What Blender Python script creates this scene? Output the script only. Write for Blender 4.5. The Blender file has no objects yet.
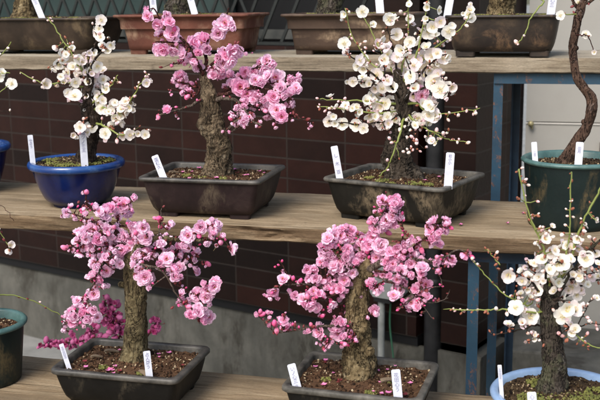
import bpy, bmesh, math, random
from mathutils import Vector, Matrix, noise, Quaternion
random.seed(7)
SC = bpy.context.scene
COL = SC.collection
H = 1.45                       # eye height above the ground
F = 1014.0                     # focal length in photo pixels (600 wide)
PI = math.pi

# ------------------------------------------------------------------ camera
def cam_matrix(yaw, pitch, roll):
    return (Matrix.Rotation(math.radians(yaw), 3, 'Z') @
            Matrix.Rotation(math.pi/2 - math.radians(pitch), 3, 'X') @
            Matrix.Rotation(math.radians(roll), 3, 'Z'))
CM = cam_matrix(15, 11.3, -0.7)
cam_d = bpy.data.cameras.new('camera'); cam = bpy.data.objects.new('camera', cam_d); COL.objects.link(cam)
cam.matrix_world = Matrix.Translation((0, 0, H)) @ CM.to_4x4()
cam_d.sensor_width = 36; cam_d.lens = 36*F/600; cam_d.clip_end = 500; cam_d.clip_start = .02
cam_d.dof.use_dof = True; cam_d.dof.focus_distance = 1.95; cam_d.dof.aperture_fstop = 9
SC.camera = cam

def ray(x, y): return CM @ Vector(((x-300)/F, -(y-200)/F, -1))
def onz(x, y, z):
    d = ray(x, y); p = d*(z/d.z); return Vector((p.x, p.y, z+H))
def ony(x, y, Y):
    d = ray(x, y); p = d*(Y/d.y); return Vector((p.x, p.y, p.z+H))
def pxm(p):                    # metres covered by one photo pixel at a point
    v = CM.transposed() @ (p - Vector((0, 0, H))); return -v.z/F
def topx(p):
    v = CM.transposed() @ (p - Vector((0, 0, H))); return 300+F*v.x/-v.z, 200-F*v.y/-v.z

# ------------------------------------------------------------------ objects
def link(name, me, mats=(), parent=None, smooth=True):
    o = bpy.data.objects.new(name, me); COL.objects.link(o)
    for m in mats: me.materials.append(m)
    if smooth:
        for p in me.polygons: p.use_smooth = True
    if parent: o.parent = parent
    return o
def thing(name, label, cat, loc, group=None, rz=0):
    o = bpy.data.objects.new(name, None); COL.objects.link(o)
    o.empty_display_size = .05
    o.location = loc; o.rotation_euler = (0, 0, rz); tag(o, label, cat, group); return o
def tag(o, label=None, cat=None, group=None, kind=None):
    if label: o['label'] = label
    if cat: o['category'] = cat
    if group: o['group'] = group
    if kind: o['kind'] = kind
    return o
class MB:
    """collects vertices and faces of one mesh; world or local coordinates"""
    def __init__(s): s.v = []; s.f = []; s.m = []; s.uv = []
    def quad_grid(s, pts, nu, nv, mi=0, closed_u=False):
        b = len(s.v); s.v += [tuple(p) for p in pts]
        for j in range(nv-1):
            for i in range(nu if closed_u else nu-1):
                i2 = (i+1) % nu
                s.f.append((b+j*nu+i, b+j*nu+i2, b+(j+1)*nu+i2, b+(j+1)*nu+i)); s.m.append(mi)
        return b
    def poly(s, pts, mi=0):
        b = len(s.v); s.v += [tuple(p) for p in pts]; s.f.append(tuple(range(b, b+len(pts)))); s.m.append(mi)
    def box(s, lo, hi, mi=0, M=None):
        c = [Vector((x, y, z)) for z in (lo[2], hi[2]) for y in (lo[1], hi[1]) for x in (lo[0], hi[0])]
        if M: c = [M @ p for p in c]
        b = len(s.v); s.v += [tuple(p) for p in c]
        for q in ((0,2,3,1),(4,5,7,6),(0,1,5,4),(2,6,7,3),(0,4,6,2),(1,3,7,5)):
            s.f.append(tuple(b+k for k in q)); s.m.append(mi)
    def tube(s, pts, rad, seg=8, mi=0, nz=0, nzs=(40, 40, 10), cap=True, seedv=0):
        n = len(pts); up = Vector((.13, .9, .31)).normalized()
        T = [(pts[min(i+1, n-1)]-pts[max(i-1, 0)]).normalized() for i in range(n)]
        U = up.cross(T[0]);  U = U.normalized() if U.length > 1e-4 else Vector((1, 0, 0))
        ring = []
        for i in range(n):
            U = (U - T[i]*U.dot(T[i])); U = U.normalized() if U.length > 1e-6 else Vector((1, 0, 0))
            V = T[i].cross(U)
            for k in range(seg):
                a = 2*PI*k/seg; d = U*math.cos(a)+V*math.sin(a); r = rad[i]
                if nz:
                    q = pts[i] + d*r
                    w = noise.noise(Vector((q.x*nzs[0]+seedv, q.y*nzs[1], q.z*nzs[2])))
                    w0 = noise.noise(Vector((q.x*17+seedv*2, q.y*17, q.z*21)))
                    w2 = noise.noise(Vector((q.x*nzs[0]*3, q.y*nzs[1]*3+seedv, q.z*nzs[2]*4)))
                    w3 = noise.noise(Vector((q.x*nzs[0]*7, q.y*nzs[1]*7+seedv, q.z*nzs[2]*7)))
                    r *= 1 + nz*(w*1.3 + w0*1.1 - abs(w2)*.9 + w3*.35)
                ring.append(pts[i]+d*r)
        b = s.quad_grid(ring, seg, n, mi, True)
        if cap:
            for end, idx in ((0, 0), (1, n-1)):
                c = len(s.v); s.v.append(tuple(pts[idx] + T[idx]*(rad[idx]*.5*(1 if end else -1))))
                for k in range(seg):
                    a_, b_ = b+idx*seg+k, b+idx*seg+(k+1) % seg
                    s.f.append((a_, b_, c) if end else (b_, a_, c)); s.m.append(mi)
    def blob(s, c, r, mi=0, sub=1, jit=.25, sc=(1, 1, 1)):
        bm = bmesh.new(); bmesh.ops.create_icosphere(bm, subdivisions=sub, radius=r)
        b = len(s.v)
        R = Quaternion((random.random()-.5, random.random()-.5, random.random()-.5, random.random()-.5)).normalized()
        for v in bm.verts:
            p = v.co*(1+random.uniform(-jit, jit)); p = R @ Vector((p.x*sc[0], p.y*sc[1], p.z*sc[2]))
            s.v.append(tuple(Vector(c)+p))
        for f in bm.faces: s.f.append(tuple(b+v.index for v in f.verts)); s.m.append(mi)
        bm.free()
    def mesh(s, name):
        me = bpy.data.meshes.new(name); me.from_pydata(s.v, [], s.f); me.polygons.foreach_set('material_index', s.m)
        me.update(); return me
    def build(s, name, mats, parent=None, smooth=True, at=None):
        if at is not None: s.v = [(x-at[0], y-at[1], z-at[2]) for x, y, z in s.v]
        me = s.mesh(name)
        return link(name, me, mats if isinstance(mats, (list, tuple)) else [mats], parent, smooth)

def catmull(P, n):
    out = []
    Q = [P[0]] + list(P) + [P[-1]]
    for i in range(1, len(Q)-2):
        p0, p1, p2, p3 = Q[i-1], Q[i], Q[i+1], Q[i+2]
        for k in range(n):
            t = k/n
            out.append(tuple(.5*((2*b)+(c-a)*t+(2*a-5*b+4*c-d)*t*t+(3*b-a-3*c+d)*t**3) for a, b, c, d in zip(p0, p1, p2, p3)))
    out.append(tuple(P[-1])); return out

# ------------------------------------------------------------------ materials
def newmat(name):
    m = bpy.data.materials.new(name); m.use_nodes = True; nt = m.node_tree
    return m, nt, nt.nodes['Principled BSDF']
def ramp(nt, stops, fac):
    r = nt.nodes.new('ShaderNodeValToRGB'); e = r.color_ramp.elements
    while len(e) < len(stops): e.new(.5)
    for k, (p, c) in enumerate(stops): e[k].position = p; e[k].color = (*c, 1)
    nt.links.new(fac, r.inputs[0]); return r.outputs[0]
def noisen(nt, vec, scale, detail=6, rough=.6, dist=0):
    n = nt.nodes.new('ShaderNodeTexNoise'); n.inputs['Scale'].default_value = scale
    n.inputs['Detail'].default_value = detail; n.inputs['Roughness'].default_value = rough; n.inputs['Distortion'].default_value = dist
    nt.links.new(vec, n.inputs['Vector']); return n.outputs[0]
def mapn(nt, scale=(1, 1, 1), rot=(0, 0, 0), src='Object', loc=(0, 0, 0)):
    t = nt.nodes.new('ShaderNodeTexCoord'); mp = nt.nodes.new('ShaderNodeMapping')
    mp.inputs['Scale'].default_value = scale; mp.inputs['Rotation'].default_value = rot; mp.inputs['Location'].default_value = loc
    nt.links.new(t.outputs[src], mp.inputs[0]); return mp.outputs[0]
def mix(nt, fac, a, b, mode='MIX'):
    x = nt.nodes.new('ShaderNodeMix'); x.data_type = 'RGBA'; x.blend_type = mode
    for v, i in ((fac, 0), (a, 6), (b, 7)):
        if hasattr(v, 'links'): nt.links.new(v, x.inputs[i])
        elif i == 0: x.inputs[0].default_value = v
        else: x.inputs[i].default_value = (*v, 1)
    return x.outputs[2]
def bump(nt, h, bs, strength=.4, dist=.01):
    b = nt.nodes.new('ShaderNodeBump'); b.inputs['Strength'].default_value = strength; b.inputs['Distance'].default_value = dist
    nt.links.new(h, b.inputs['Height']); nt.links.new(b.outputs[0], bs.inputs['Normal']); return b
def simple(name, c, rough=.6, spec=.5, metal=0):
    m, nt, bs = newmat(name); bs.inputs['Base Color'].default_value = (*c, 1)
    bs.inputs['Roughness'].default_value = rough; bs.inputs['Specular IOR Level'].default_value = spec; bs.inputs['Metallic'].default_value = metal
    return m
def mottled(name, stops, scale=20, sc=(1, 1, 1), rough=.7, bstr=.3, bdist=.002, detail=8, spec=.3, stain=None, bscale=None, src='Object'):
    m, nt, bs = newmat(name)
    v = mapn(nt, sc, src=src)
    n = noisen(nt, v, scale, detail, .65, .3)
    c = ramp(nt, stops, n)
    if stain:
        n2 = noisen(nt, mapn(nt, stain[3] if len(stain) > 3 else (1, 1, 1), src=src, loc=(3, 1, 2)), stain[0], 5, .6, .6)
        f = ramp(nt, [(stain[2], (0, 0, 0)), (min(stain[2]+.12, 1), (1, 1, 1))], n2)
        n5 = noisen(nt, mapn(nt, (1, 1, .45), src=src, loc=(7, 2, 5)), stain[0]*7, 6, .75, .4)
        f5 = ramp(nt, [(.38, (0, 0, 0)), (.58, (1, 1, 1))], n5)
        f = mix(nt, 1.0, f, f5, 'MULTIPLY')
        c = mix(nt, f, c, stain[1])
    nt.links.new(c, bs.inputs['Base Color'])
    nb = noisen(nt, v, bscale or scale*3, 8, .7)
    bump(nt, nb, bs, bstr, bdist)
    bs.inputs['Roughness'].default_value = rough; bs.inputs['Specular IOR Level'].default_value = spec
    return m

def wood(name, a, b, c, dark, seedl=0, greyt=None):
    m, nt, bs = newmat(name)
    v = mapn(nt, (1.0, 9, 12), loc=(seedl, 0, 0))
    n = noisen(nt, v, 4.5, 12, .68, 1.1)
    col = ramp(nt, [(.28, a), (.5, b), (.72, c)], n)
    v2 = mapn(nt, (2.2, 60, 60), loc=(seedl+3, 0, 0))
    n2 = noisen(nt, v2, 5, 6, .6, .2)
    f = ramp(nt, [(.0, (0, 0, 0)), (.57, (0, 0, 0)), (.72, (.8, .8, .8))], n2)
    col = mix(nt, f, col, dark)
    n3 = noisen(nt, mapn(nt, (1, 3, 3), loc=(seedl, 5, 0)), 3.2, 5, .6)
    f3 = ramp(nt, [(.46, (0, 0, 0)), (.62, (.75, .75, .75))], n3)
    col = mix(nt, f3, col, greyt or tuple(x*.55 for x in b))
    n6 = noisen(nt, mapn(nt, (.55, 40, 40), loc=(seedl+7, 2, 1)), 6, 3, .5, .15)
    col = mix(nt, ramp(nt, [(.64, (0, 0, 0)), (.68, (.85, .85, .85))], n6), col, tuple(x*.4 for x in dark))
    n7 = noisen(nt, mapn(nt, (6, 30, 30), loc=(seedl+1, 2, 1)), 30, 4, .7)
    col = mix(nt, .55, col, ramp(nt, [(.3, (.55, .55, .55)), (.7, (1.35, 1.35, 1.35))], n7), 'MULTIPLY')
    # dried-on spots and splashes
    n4 = noisen(nt, mapn(nt, (1, 1, 1), loc=(seedl, 1, 9)), 34, 3, .5)
    f4 = ramp(nt, [(.66, (0, 0, 0)), (.74, (.55, .55, .55))], n4)
    col = mix(nt, f4, col, tuple(x*.35 for x in b))
    nt.links.new(col, bs.inputs['Base Color']); bs.inputs['Roughness'].default_value = .85; bs.inputs['Specular IOR Level'].default_value = .2
    bump(nt, n2, bs, .55, .003)
    return m
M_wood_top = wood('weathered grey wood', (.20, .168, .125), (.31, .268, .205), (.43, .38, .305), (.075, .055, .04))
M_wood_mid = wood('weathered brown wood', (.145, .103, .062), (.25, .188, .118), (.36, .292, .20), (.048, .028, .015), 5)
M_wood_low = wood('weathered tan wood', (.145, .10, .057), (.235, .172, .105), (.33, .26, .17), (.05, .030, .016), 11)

M_edge_shade_top = wood('shade darkened weathered edge', (.13, .10, .07), (.22, .178, .128), (.33, .28, .21), (.05, .034, .022), 2)  # front and under faces: weathered wood, darkened further to paint in their shade
M_edge_shade_mid = wood('shade darkened brown splintered edge', (.06, .036, .019), (.125, .082, .047), (.23, .17, .105), (.022, .012, .007), 8)  # browner edge wood, with the front face's shade mixed into its colour
def brick_mat():
    m, nt, bs = newmat('brown glazed brick tile')
    t = nt.nodes.new('ShaderNodeTexCoord'); sep = nt.nodes.new('ShaderNodeSeparateXYZ'); cmb = nt.nodes.new('ShaderNodeCombineXYZ')
    nt.links.new(t.outputs['Object'], sep.inputs[0]); nt.links.new(sep.outputs[0], cmb.inputs[0]); nt.links.new(sep.outputs[2], cmb.inputs[1])
    br = nt.nodes.new('ShaderNodeTexBrick'); br.offset = 0; br.squash = 1
    br.inputs['Scale'].default_value = 1; br.inputs['Brick Width'].default_value = .235; br.inputs['Row Height'].default_value = .0695
    br.inputs['Mortar Size'].default_value = .0028; br.inputs['Mortar Smooth'].default_value = .25; br.inputs['Bias'].default_value = 0
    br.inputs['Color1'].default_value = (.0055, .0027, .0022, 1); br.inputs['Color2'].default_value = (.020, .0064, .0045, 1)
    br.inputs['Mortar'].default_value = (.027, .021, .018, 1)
    nt.links.new(cmb.outputs[0], br.inputs['Vector'])
    n = noisen(nt, mapn(nt, (1, 1, 1)), 9, 8, .7, .3)
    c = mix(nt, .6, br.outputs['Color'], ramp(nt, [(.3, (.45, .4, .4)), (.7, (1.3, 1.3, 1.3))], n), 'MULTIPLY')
    nt.links.new(c, bs.inputs['Base Color'])
    bs.inputs['Roughness'].default_value = .45; bs.inputs['Specular IOR Level'].default_value = .16
    inv = nt.nodes.new('ShaderNodeMath'); inv.operation = 'SUBTRACT'; inv.inputs[0].default_value = 1
    nt.links.new(br.outputs['Fac'], inv.inputs[1])
    ad = nt.nodes.new('ShaderNodeMath'); ad.operation = 'MULTIPLY_ADD'; nt.links.new(noisen(nt, mapn(nt, (1, 1, 1)), 60, 5), ad.inputs[0])
    ad.inputs[1].default_value = .25; nt.links.new(inv.outputs[0], ad.inputs[2])
    bump(nt, ad.outputs[0], bs, .8, .004)
    return m
M_brick = brick_mat()
M_conc = mottled('stained concrete', [(.3, (.035, .034, .029)), (.5, (.075, .073, .064)), (.7, (.12, .115, .10))], 6, (1, 1, .6), .9, .7, .005, stain=(3.5, (.035, .032, .026), .50, (1.6, 1.6, .6)), bscale=45)
M_ground = mottled('grey ground concrete', [(.3, (.14, .14, .13)), (.7, (.25, .245, .23))], 6, rough=.9, bstr=.5, bdist=.004)
M_black = simple('black for backings and painted shadow', (.006, .006, .007), .6, .2)  # near-black: painted shadow below the bricks, also backs the openings
M_blackm = mottled('black painted steel', [(.3, (.008, .008, .009)), (.7, (.02, .02, .022))], 30, rough=.45)
M_lattice = mottled('dark grey gate bar', [(.3, (.004, .005, .005)), (.7, (.010, .012, .012))], 30, rough=.4, spec=.5)
M_glass_teal = mottled('dark green sheet', [(.3, (.018, .036, .035)), (.7, (.032, .054, .052))], 3, rough=.5, spec=.4, bstr=.05)
M_frame_grey = mottled('dull grey window rail', [(.3, (.035, .038, .036)), (.7, (.06, .06, .057))], 12, rough=.5)
M_cabinet = mottled('painted grey steel sheet', [(.3, (.25, .24, .222)), (.7, (.30, .29, .27))], 2.2, rough=.42, bstr=.08, bdist=.002, spec=.4, stain=(14, (.2, .185, .165), .66, (1, 1, .25)))
M_seam = simple('pale trim edge', (.48, .46, .43), .4)
M_brass = simple('dull brass knob', (.30, .26, .14), .45, .5, .4)
M_plastic_grey = mottled('weathered grey plastic', [(.3, (.18, .19, .185)), (.7, (.29, .30, .295))], 25, rough=.5, bstr=.1)
M_cable = simple('green cable', (.02, .09, .05), .5)
def rusty():
    m, nt, bs = newmat('blue paint with rust')
    n = noisen(nt, mapn(nt, (1, 1, .6)), 42, 12, .82, .3)
    base = ramp(nt, [(.3, (.005, .027, .052)), (.6, (.009, .045, .082)), (.8, (.028, .078, .115))], noisen(nt, mapn(nt), 12, 5))
    f = ramp(nt, [(.55, (0, 0, 0)), (.60, (1, 1, 1))], n)
    rust = ramp(nt, [(.3, (.07, .028, .015)), (.7, (.19, .085, .045))], noisen(nt, mapn(nt), 90, 4))
    nt.links.new(mix(nt, f, base, rust), bs.inputs['Base Color']); bs.inputs['Roughness'].default_value = .55
    bump(nt, n, bs, .5, .002); return m
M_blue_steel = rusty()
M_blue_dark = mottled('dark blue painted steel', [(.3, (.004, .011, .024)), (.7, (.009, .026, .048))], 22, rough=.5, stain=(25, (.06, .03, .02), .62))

# ------------------------------------------------------------------ world, light
w = bpy.data.worlds.new('World'); SC.world = w; w.use_nodes = True
nt = w.node_tree; bg = nt.nodes['Background']; sky = nt.nodes.new('ShaderNodeTexSky'); sky.sky_type = 'NISHITA'; sky.sun_disc = False
EL, AZ = 47, 196        # sun elevation; azimuth of the direction TO the sun, clockwise from +Y
sky.sun_elevation = math.radians(EL); sky.sun_rotation = math.radians(AZ); sky.air_density = 1.4; sky.dust_density = 3
nt.links.new(sky.outputs[0], bg.inputs[0]); bg.inputs[1].default_value = .115
sl = bpy.data.lights.new('sun', 'SUN'); sun = bpy.data.objects.new('sun', sl); COL.objects.link(sun)
sl.energy = 1.7; sl.angle = math.radians(32); sl.color = (1, .965, .90)
ta = math.radians(AZ); te = math.radians(EL)
d = Vector((math.sin(ta)*math.cos(te), math.cos(ta)*math.cos(te), math.sin(te)))
sun.rotation_euler = d.to_track_quat('Z', 'Y').to_euler(); sun.location = (0, 0, 8)
vs = SC.view_settings; vs.view_transform = 'Standard'; vs.look = 'None'; vs.gamma = 1; vs.exposure = 1.08; vs.use_curve_mapping = False
SC.cycles.use_denoising = True
SC.cycles.max_bounces = 8; SC.cycles.transparent_max_bounces = 8

# ------------------------------------------------------------------ setting
g = MB(); g.poly([(-150, -150, 0), (150, -150, 0), (150, 150, 0), (-150, 150, 0)])
tag(g.build('ground', M_ground, smooth=False), kind='structure')

WC = Vector((-.271, 3.102, 0))                 # brick corner (pillar edge)
wd = math.radians(161); DW = Vector((math.cos(wd), math.sin(wd), 0)); NW = Vector((-math.sin(wd), math.cos(wd), 0))
# local frame of the wall: +X along DW reversed -> use rotation so local x = direction along wall, local y = into the wall
def wframe(origin, xdir):
    x = xdir.normalized(); y = Vector((0, 0, 1)).cross(x)
    return Matrix(((x.x, y.x, 0, origin.x), (x.y, y.y, 0, origin.y), (0, 0, 1, origin.z), (0, 0, 0, 1)))
XW = -DW                                       # to the right in the photo
ZB = H - 1.10                                  # lower edge of the brickwork
ZT = H + 1.2
# left brick wall: local x from -6 to -.20, window opening above z
def lbox(mb, x0, x1, y0, y1, z0, z1, mi=0): mb.box((x0, y0, z0), (x1, y1, z1), mi)
WM = wframe(Vector((WC.x, WC.y, ZB)), XW)
zw = .0695*13.5                                   # sill of the window, local height above ZB
wx1 = -.36                                      # right jamb of window
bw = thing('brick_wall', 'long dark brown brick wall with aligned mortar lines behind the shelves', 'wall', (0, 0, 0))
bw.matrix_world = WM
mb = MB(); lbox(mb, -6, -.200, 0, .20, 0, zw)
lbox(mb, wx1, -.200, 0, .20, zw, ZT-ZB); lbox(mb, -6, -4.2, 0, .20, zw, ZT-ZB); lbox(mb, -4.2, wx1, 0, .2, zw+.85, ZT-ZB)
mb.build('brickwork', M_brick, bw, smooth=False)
mb = MB(); lbox(mb, -6, -.200, .012, .19, -.035, -.001); mb.build('base_shadow_strip', M_black, bw, smooth=False)  # black strip painting the shadow below the overhanging bricks
# window with folding lattice grille
wn = thing('window', 'dark window behind a folding metal lattice grille above the shelves', 'window', (0, 0, 0)); wn.matrix_world = WM
mb = MB(); lbox(mb, -4.2, wx1, .16, .18, zw, zw+.85)
mb.build('backing', M_black, wn, smooth=False)
mb = MB(); lbox(mb, -4.19, -1.02, .13, .14, zw+.045, zw+.84)
mb.build('green_panel', M_glass_teal, wn, smooth=False)
mb = MB(); lbox(mb, -4.19, wx1-.004, .10, .125, zw+.020, zw+.052); lbox(mb, -1.04, -1.02, .10, .125, zw+.06, zw+.84); lbox(mb, -2.6, -2.57, .10, .125, zw+.06, zw+.84)
mb.build('window_rail', M_frame_grey, wn, smooth=False)
mb = MB()
hh = .82; per = .088
for lay, sg in ((0, 1), (1, -1)):
    x = -4.1
    while x < wx1-.03:
        xa, xb = x, x+sg*.205*2
        M = Matrix.Translation((x, .035+.014*lay, zw+.01))
        ang = math.atan2(.41, hh)*sg
        mb2 = Matrix.Translation((x, .035+.014*lay, zw+.012)) @ Matrix.Rotation(-ang, 4, 'Y')
        L = math.hypot(.41, hh)
        if -4.15 < xb < wx1-.01: mb.box((-.0055, 0, 0), (.0055, .006, L*.99), 0, mb2)
        x += per
lbox(mb, -4.17, wx1-.006, .03, .06, zw+.002, zw+.012)
mb.build('lattice_grille', M_lattice, wn, smooth=False)
# gap with a black downpipe
mb = MB(); lbox(mb, -.1995, -.1115, .09, .20, -.3, ZT-ZB)
rc = mb.build('wall_recess', M_black, None, smooth=False); rc.matrix_world = WM
tag(rc, 'narrow black recess between the long brick wall and the brick pillar', 'recess')
dpz = thing('downpipe', 'black drainpipe in the gap beside the brick pillar', 'pipe', (0, 0, 0)); dpz.matrix_world = WM
mb = MB(); pts = [Vector((-.155, .035, z)) for z in (-.34, 0, .6, 1.2, 2.2)]; mb.tube(pts, [.030]*5, 20); mb.build('pipe', M_blackm, dpz)
for z in (.18, 1.3): mb = MB(); mb.tube([Vector((-.155, .035, z)), Vector((-.155, .035, z+.02))], [.034]*2, 20); mb.build('clamp', M_blackm, dpz)
# pillar: own frame so that tiles wrap; front and side face
pl = thing('brick_pillar', 'dark red brown brick pillar right of the black gap, pale mortar joints', 'pillar', (0, 0, 0)); pl.matrix_world = WM
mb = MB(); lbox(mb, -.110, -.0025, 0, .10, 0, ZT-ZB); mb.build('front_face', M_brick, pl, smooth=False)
SM = wframe(Vector((WC.x, WC.y, ZB)), NW if NW.y > 0 else -NW)
sp = MB(); sp.box((0.0015, .001, 0), (.375, .10, ZT-ZB)); 
M_brick2 = M_brick
so = sp.build('side_face', M_brick2, None, smooth=False); so.parent = pl
so.matrix_parent_inverse = pl.matrix_world.inverted(); so.matrix_world = SM
# concrete foundation under the bricks
fd = thing('wall_footing', 'grey stained concrete footing below the brown brickwork', 'footing', (0, 0, 0)); fd.matrix_world = WM
mb = MB(); nx = 60
pts = []
zz = [-.036, -.05, -.08, -.2, -ZB]
for j, z in enumerate(zz):
    for i in range(nx): pts.append((-6+6.02*i/(nx-1), .022 + (0 if j else .006), z))
mb.quad_grid(pts, nx, len(zz))
lbox(mb, -6, .02, .03, .25, -ZB, -.037)
mb.build('footing_face', M_conc, fd, smooth=False)
st = MB(); st.box((0.02, .022, -ZB), (.9, .3, -.037)); o = st.build('side_footing', M_conc, None, smooth=False); o.parent = fd
o.matrix_parent_inverse = fd.matrix_world.inverted(); o.matrix_world = SM
# grey steel cabinet on the right, on a concrete base
CY = 3.43; cx0 = ony(527, 86, CY).x; czb = ony(590, 332, CY).z
cb = thing('steel_cabinet', 'large light grey steel cabinet right of the brick pillar', 'cabinet', (cx0, CY, czb))
seamz = ony(560, 123, CY).z - czb
mb = MB()
mb.box((0, 0, 0), (.53, .5, seamz-.004)); mb.box((0, 0, seamz+.004), (.53, .5, 2.2-czb)); mb.box((.55, .004, 0), (1.2, .5, 2.2-czb)); mb.box((.01, .02, .01), (1.1, .45, 2.19-czb))
mb.build('body', M_cabinet, cb, smooth=False)
mb = MB(); mb.box((.0, -.004, seamz-.0035), (.5, .01, seamz+.0005)); mb.build('seam_trim', M_seam, cb, smooth=False)
kx = ony(531, 124, CY).x - cx0
mb = MB(); mb.tube([Vector((kx, .0, seamz-.002)), Vector((kx, -.014, seamz-.002)), Vector((kx, -.022, seamz-.002))], [.007, .009, .010], 14)
mb.tube([Vector((kx+.002, -.012, seamz-.002)), Vector((kx+.005, -.014, seamz-.020))], [.005, .003], 8); mb.build('knob', M_brass, cb)
hx = ony(599, 160, CY).x - cx0
mb = MB(); mb.box((hx, -.012, seamz-.22), (hx+.02, 0, seamz-.06)); mb.build('handle', M_blackm, cb, smooth=False)
p0 = ony(510, 350, 3.12)
cs = MB()
cs.box((p0.x, 3.12, 0), (1.4, 3.40, p0.z)); cs.box((p0.x+.08, 3.401, 0), (1.4, 4.0, czb-.002))
o = cs.build('concrete_step', M_conc, None, smooth=False)
bv = o.modifiers.new('b', 'BEVEL'); bv.width = .008; bv.segments = 2
tag(o, 'concrete step at the foot of the grey cabinet behind the pale blue pot', 'step')
p1 = ony(575, 372, 2.75); cs = MB(); M = Matrix.Translation((p1.x+.12, 2.85, 0)) @ Matrix.Rotation(.5, 4, 'Z')
cs.box((-.14, -.1, 0), (.2, .12, p1.z-.0), 0, M); o = cs.build('stone_block', M_conc, None, smooth=False)
bv = o.modifiers.new('b', 'BEVEL'); bv.width = .012; bv.segments = 2
tag(o, 'rough grey stone block behind the pale blue pot, in front of the step', 'stone')
# junction box with pipe on the wall
bp = ony(391, 280, 3.19)
jb = thing('wall_box', 'pale grey plastic box with a pipe below it, on the bricks behind the pink blossoms', 'box', bp, rz=wd-PI)
s = pxm(bp)
mb = MB(); n = 20
for y0, y1, k in ((0, -.045, 1), ):
    prof = [(-18*s, 17*s), (18*s, 17*s), (18*s, -10*s), (13*s, -16*s), (-13*s, -16*s), (-18*s, -10*s)]
    f_ = [Vector((a, -.045, b)) for a, b in prof]; b_ = [Vector((a, .02, b)) for a, b in prof]
    mb.poly(f_[::-1]); mb.poly(b_)
    for i in range(6): mb.poly([f_[i], f_[(i+1) % 6], b_[(i+1) % 6], b_[i]][::-1])
o = mb.build('box_body', M_plastic_grey, jb, smooth=False); bv = o.modifiers.new('b', 'BEVEL'); bv.width = .004; bv.segments = 2
for (a, b) in ((-12, 12), (12, 8)):
    mb = MB(); mb.tube([Vector((a*s, -.044, b*s)), Vector((a*s, -.048, b*s))], [1.7*s]*2, 12); mb.build('screw', M_blackm, jb)
mb = MB(); mb.box((-13*s, -.04, -21*s), (6*s, -.002, -16.5*s)); mb.build('bracket', M_blackm, jb, smooth=False)
mb = MB(); pts = [Vector((-7.5*s, -.02, z*s)) for z in (-20, -40, -70, -100, -118)]; pts[-1].y = .0
mb.tube(pts, [3.4*s]*5, 16); mb.build('pipe', M_plastic_grey, jb)
mb = MB(); pts = [Vector(p) for p in catmull([(2*s, -.012, -20*s), (1*s, -.012, -45*s), (5*s, -.014, -75*s), (9*s, -.012, -110*s)], 6)]
mb.tube(pts, [.9*s]*len(pts), 8); mb.build('cable', M_cable, jb)

# ------------------------------------------------------------------ shelves
def plank(name, label, y0, y1, ztop, th, x0, x1, m, rough_amp, erosions=()):
    nx = 420; o_ = Vector(((x0+x1)/2, (y0+y1)/2, ztop+H))
    # closed profile around the plank: front-top corner rounding
    prof = []
    nd = 10
    for i in range(nd): prof.append((y0+.004+(y1-y0-.008)*(1-i/(nd-1)), 0))     # top, back to front
    nf = 7
    for i in range(nf): prof.append((y0, -.003-(th-.006)*i/(nf-1)))
    for i in range(4): prof.append((y0+.004+(y1-y0-.008)*i/3, -th))
    prof.append((y1, -th+.003)); prof.append((y1, -.003))
    n = len(prof); pts = []
    for j in range(nx):
        x = x0+(x1-x0)*j/(nx-1)
        for i, (y, z) in enumerate(prof):
            dy = dz = 0
            if i < nd:
                dz = .0012*noise.noise(Vector((x*3, y*25, 0))) + .0008*noise.noise(Vector((x*20, y*40, 4)))
                if i == nd-1: dz -= .002+.002*abs(noise.noise(Vector((x*14, 2, ztop*9)))); dy += .001
            elif i < nd+nf:
                dy = rough_amp*(noise.noise(Vector((x*5, 0, z*90)))*.5 + noise.noise(Vector((x*26, 1, z*160)))*.5)
                dy += rough_amp*.8*max(0, noise.noise(Vector((x*2.2, 7, z*30+3))))
                if i == nd: dy += .0015
            if nd-1 <= i < nd+nf+1:
                for (ex, ew, lo, hi, amp) in erosions:
                    q = math.exp(-((x-ex)/ew)**2); u = (-z/th)
                    if lo <= u <= hi: dy += amp*q*(.6+.6*noise.noise(Vector((x*40, 3, z*200)))); 
                if i >= nd+nf-2: dz += .002*noise.noise(Vector((x*4, 9, ztop))) + .0015*noise.noise(Vector((x*30, 9, ztop)))
            elif i >= nd+nf: dz += .003*noise.noise(Vector((x*4, 9, ztop)))
            pts.append(Vector((x, y+dy, ztop+z+dz+H)))
    mb = MB(); mb.quad_grid(pts, n, nx, 0, True)
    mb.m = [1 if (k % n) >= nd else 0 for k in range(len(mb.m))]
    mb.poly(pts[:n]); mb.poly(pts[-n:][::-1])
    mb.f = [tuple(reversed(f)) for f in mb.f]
    o = mb.build(name, [m, M_edge_shade_top if m == M_wood_top else M_edge_shade_mid], None, smooth=True, at=o_); o.location = o_
    me = o.data
    try: me.set_sharp_from_angle(angle=math.radians(40))
    except Exception: pass
    tag(o, label, 'shelf', 'wooden display shelves'); return o
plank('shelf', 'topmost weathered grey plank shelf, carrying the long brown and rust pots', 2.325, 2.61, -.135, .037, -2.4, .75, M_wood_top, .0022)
xe = ony(270, 232, 1.87).x
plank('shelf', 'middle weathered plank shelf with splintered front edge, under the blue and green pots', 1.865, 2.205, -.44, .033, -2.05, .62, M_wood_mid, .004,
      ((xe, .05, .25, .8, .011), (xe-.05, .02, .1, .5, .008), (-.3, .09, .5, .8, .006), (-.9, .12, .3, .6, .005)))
plank('shelf', 'lowest tan plank shelf, carrying the two large pink blossomed trees', 1.49, 1.805, -.73, .034, -1.7, .5, M_wood_low, .003)

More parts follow.
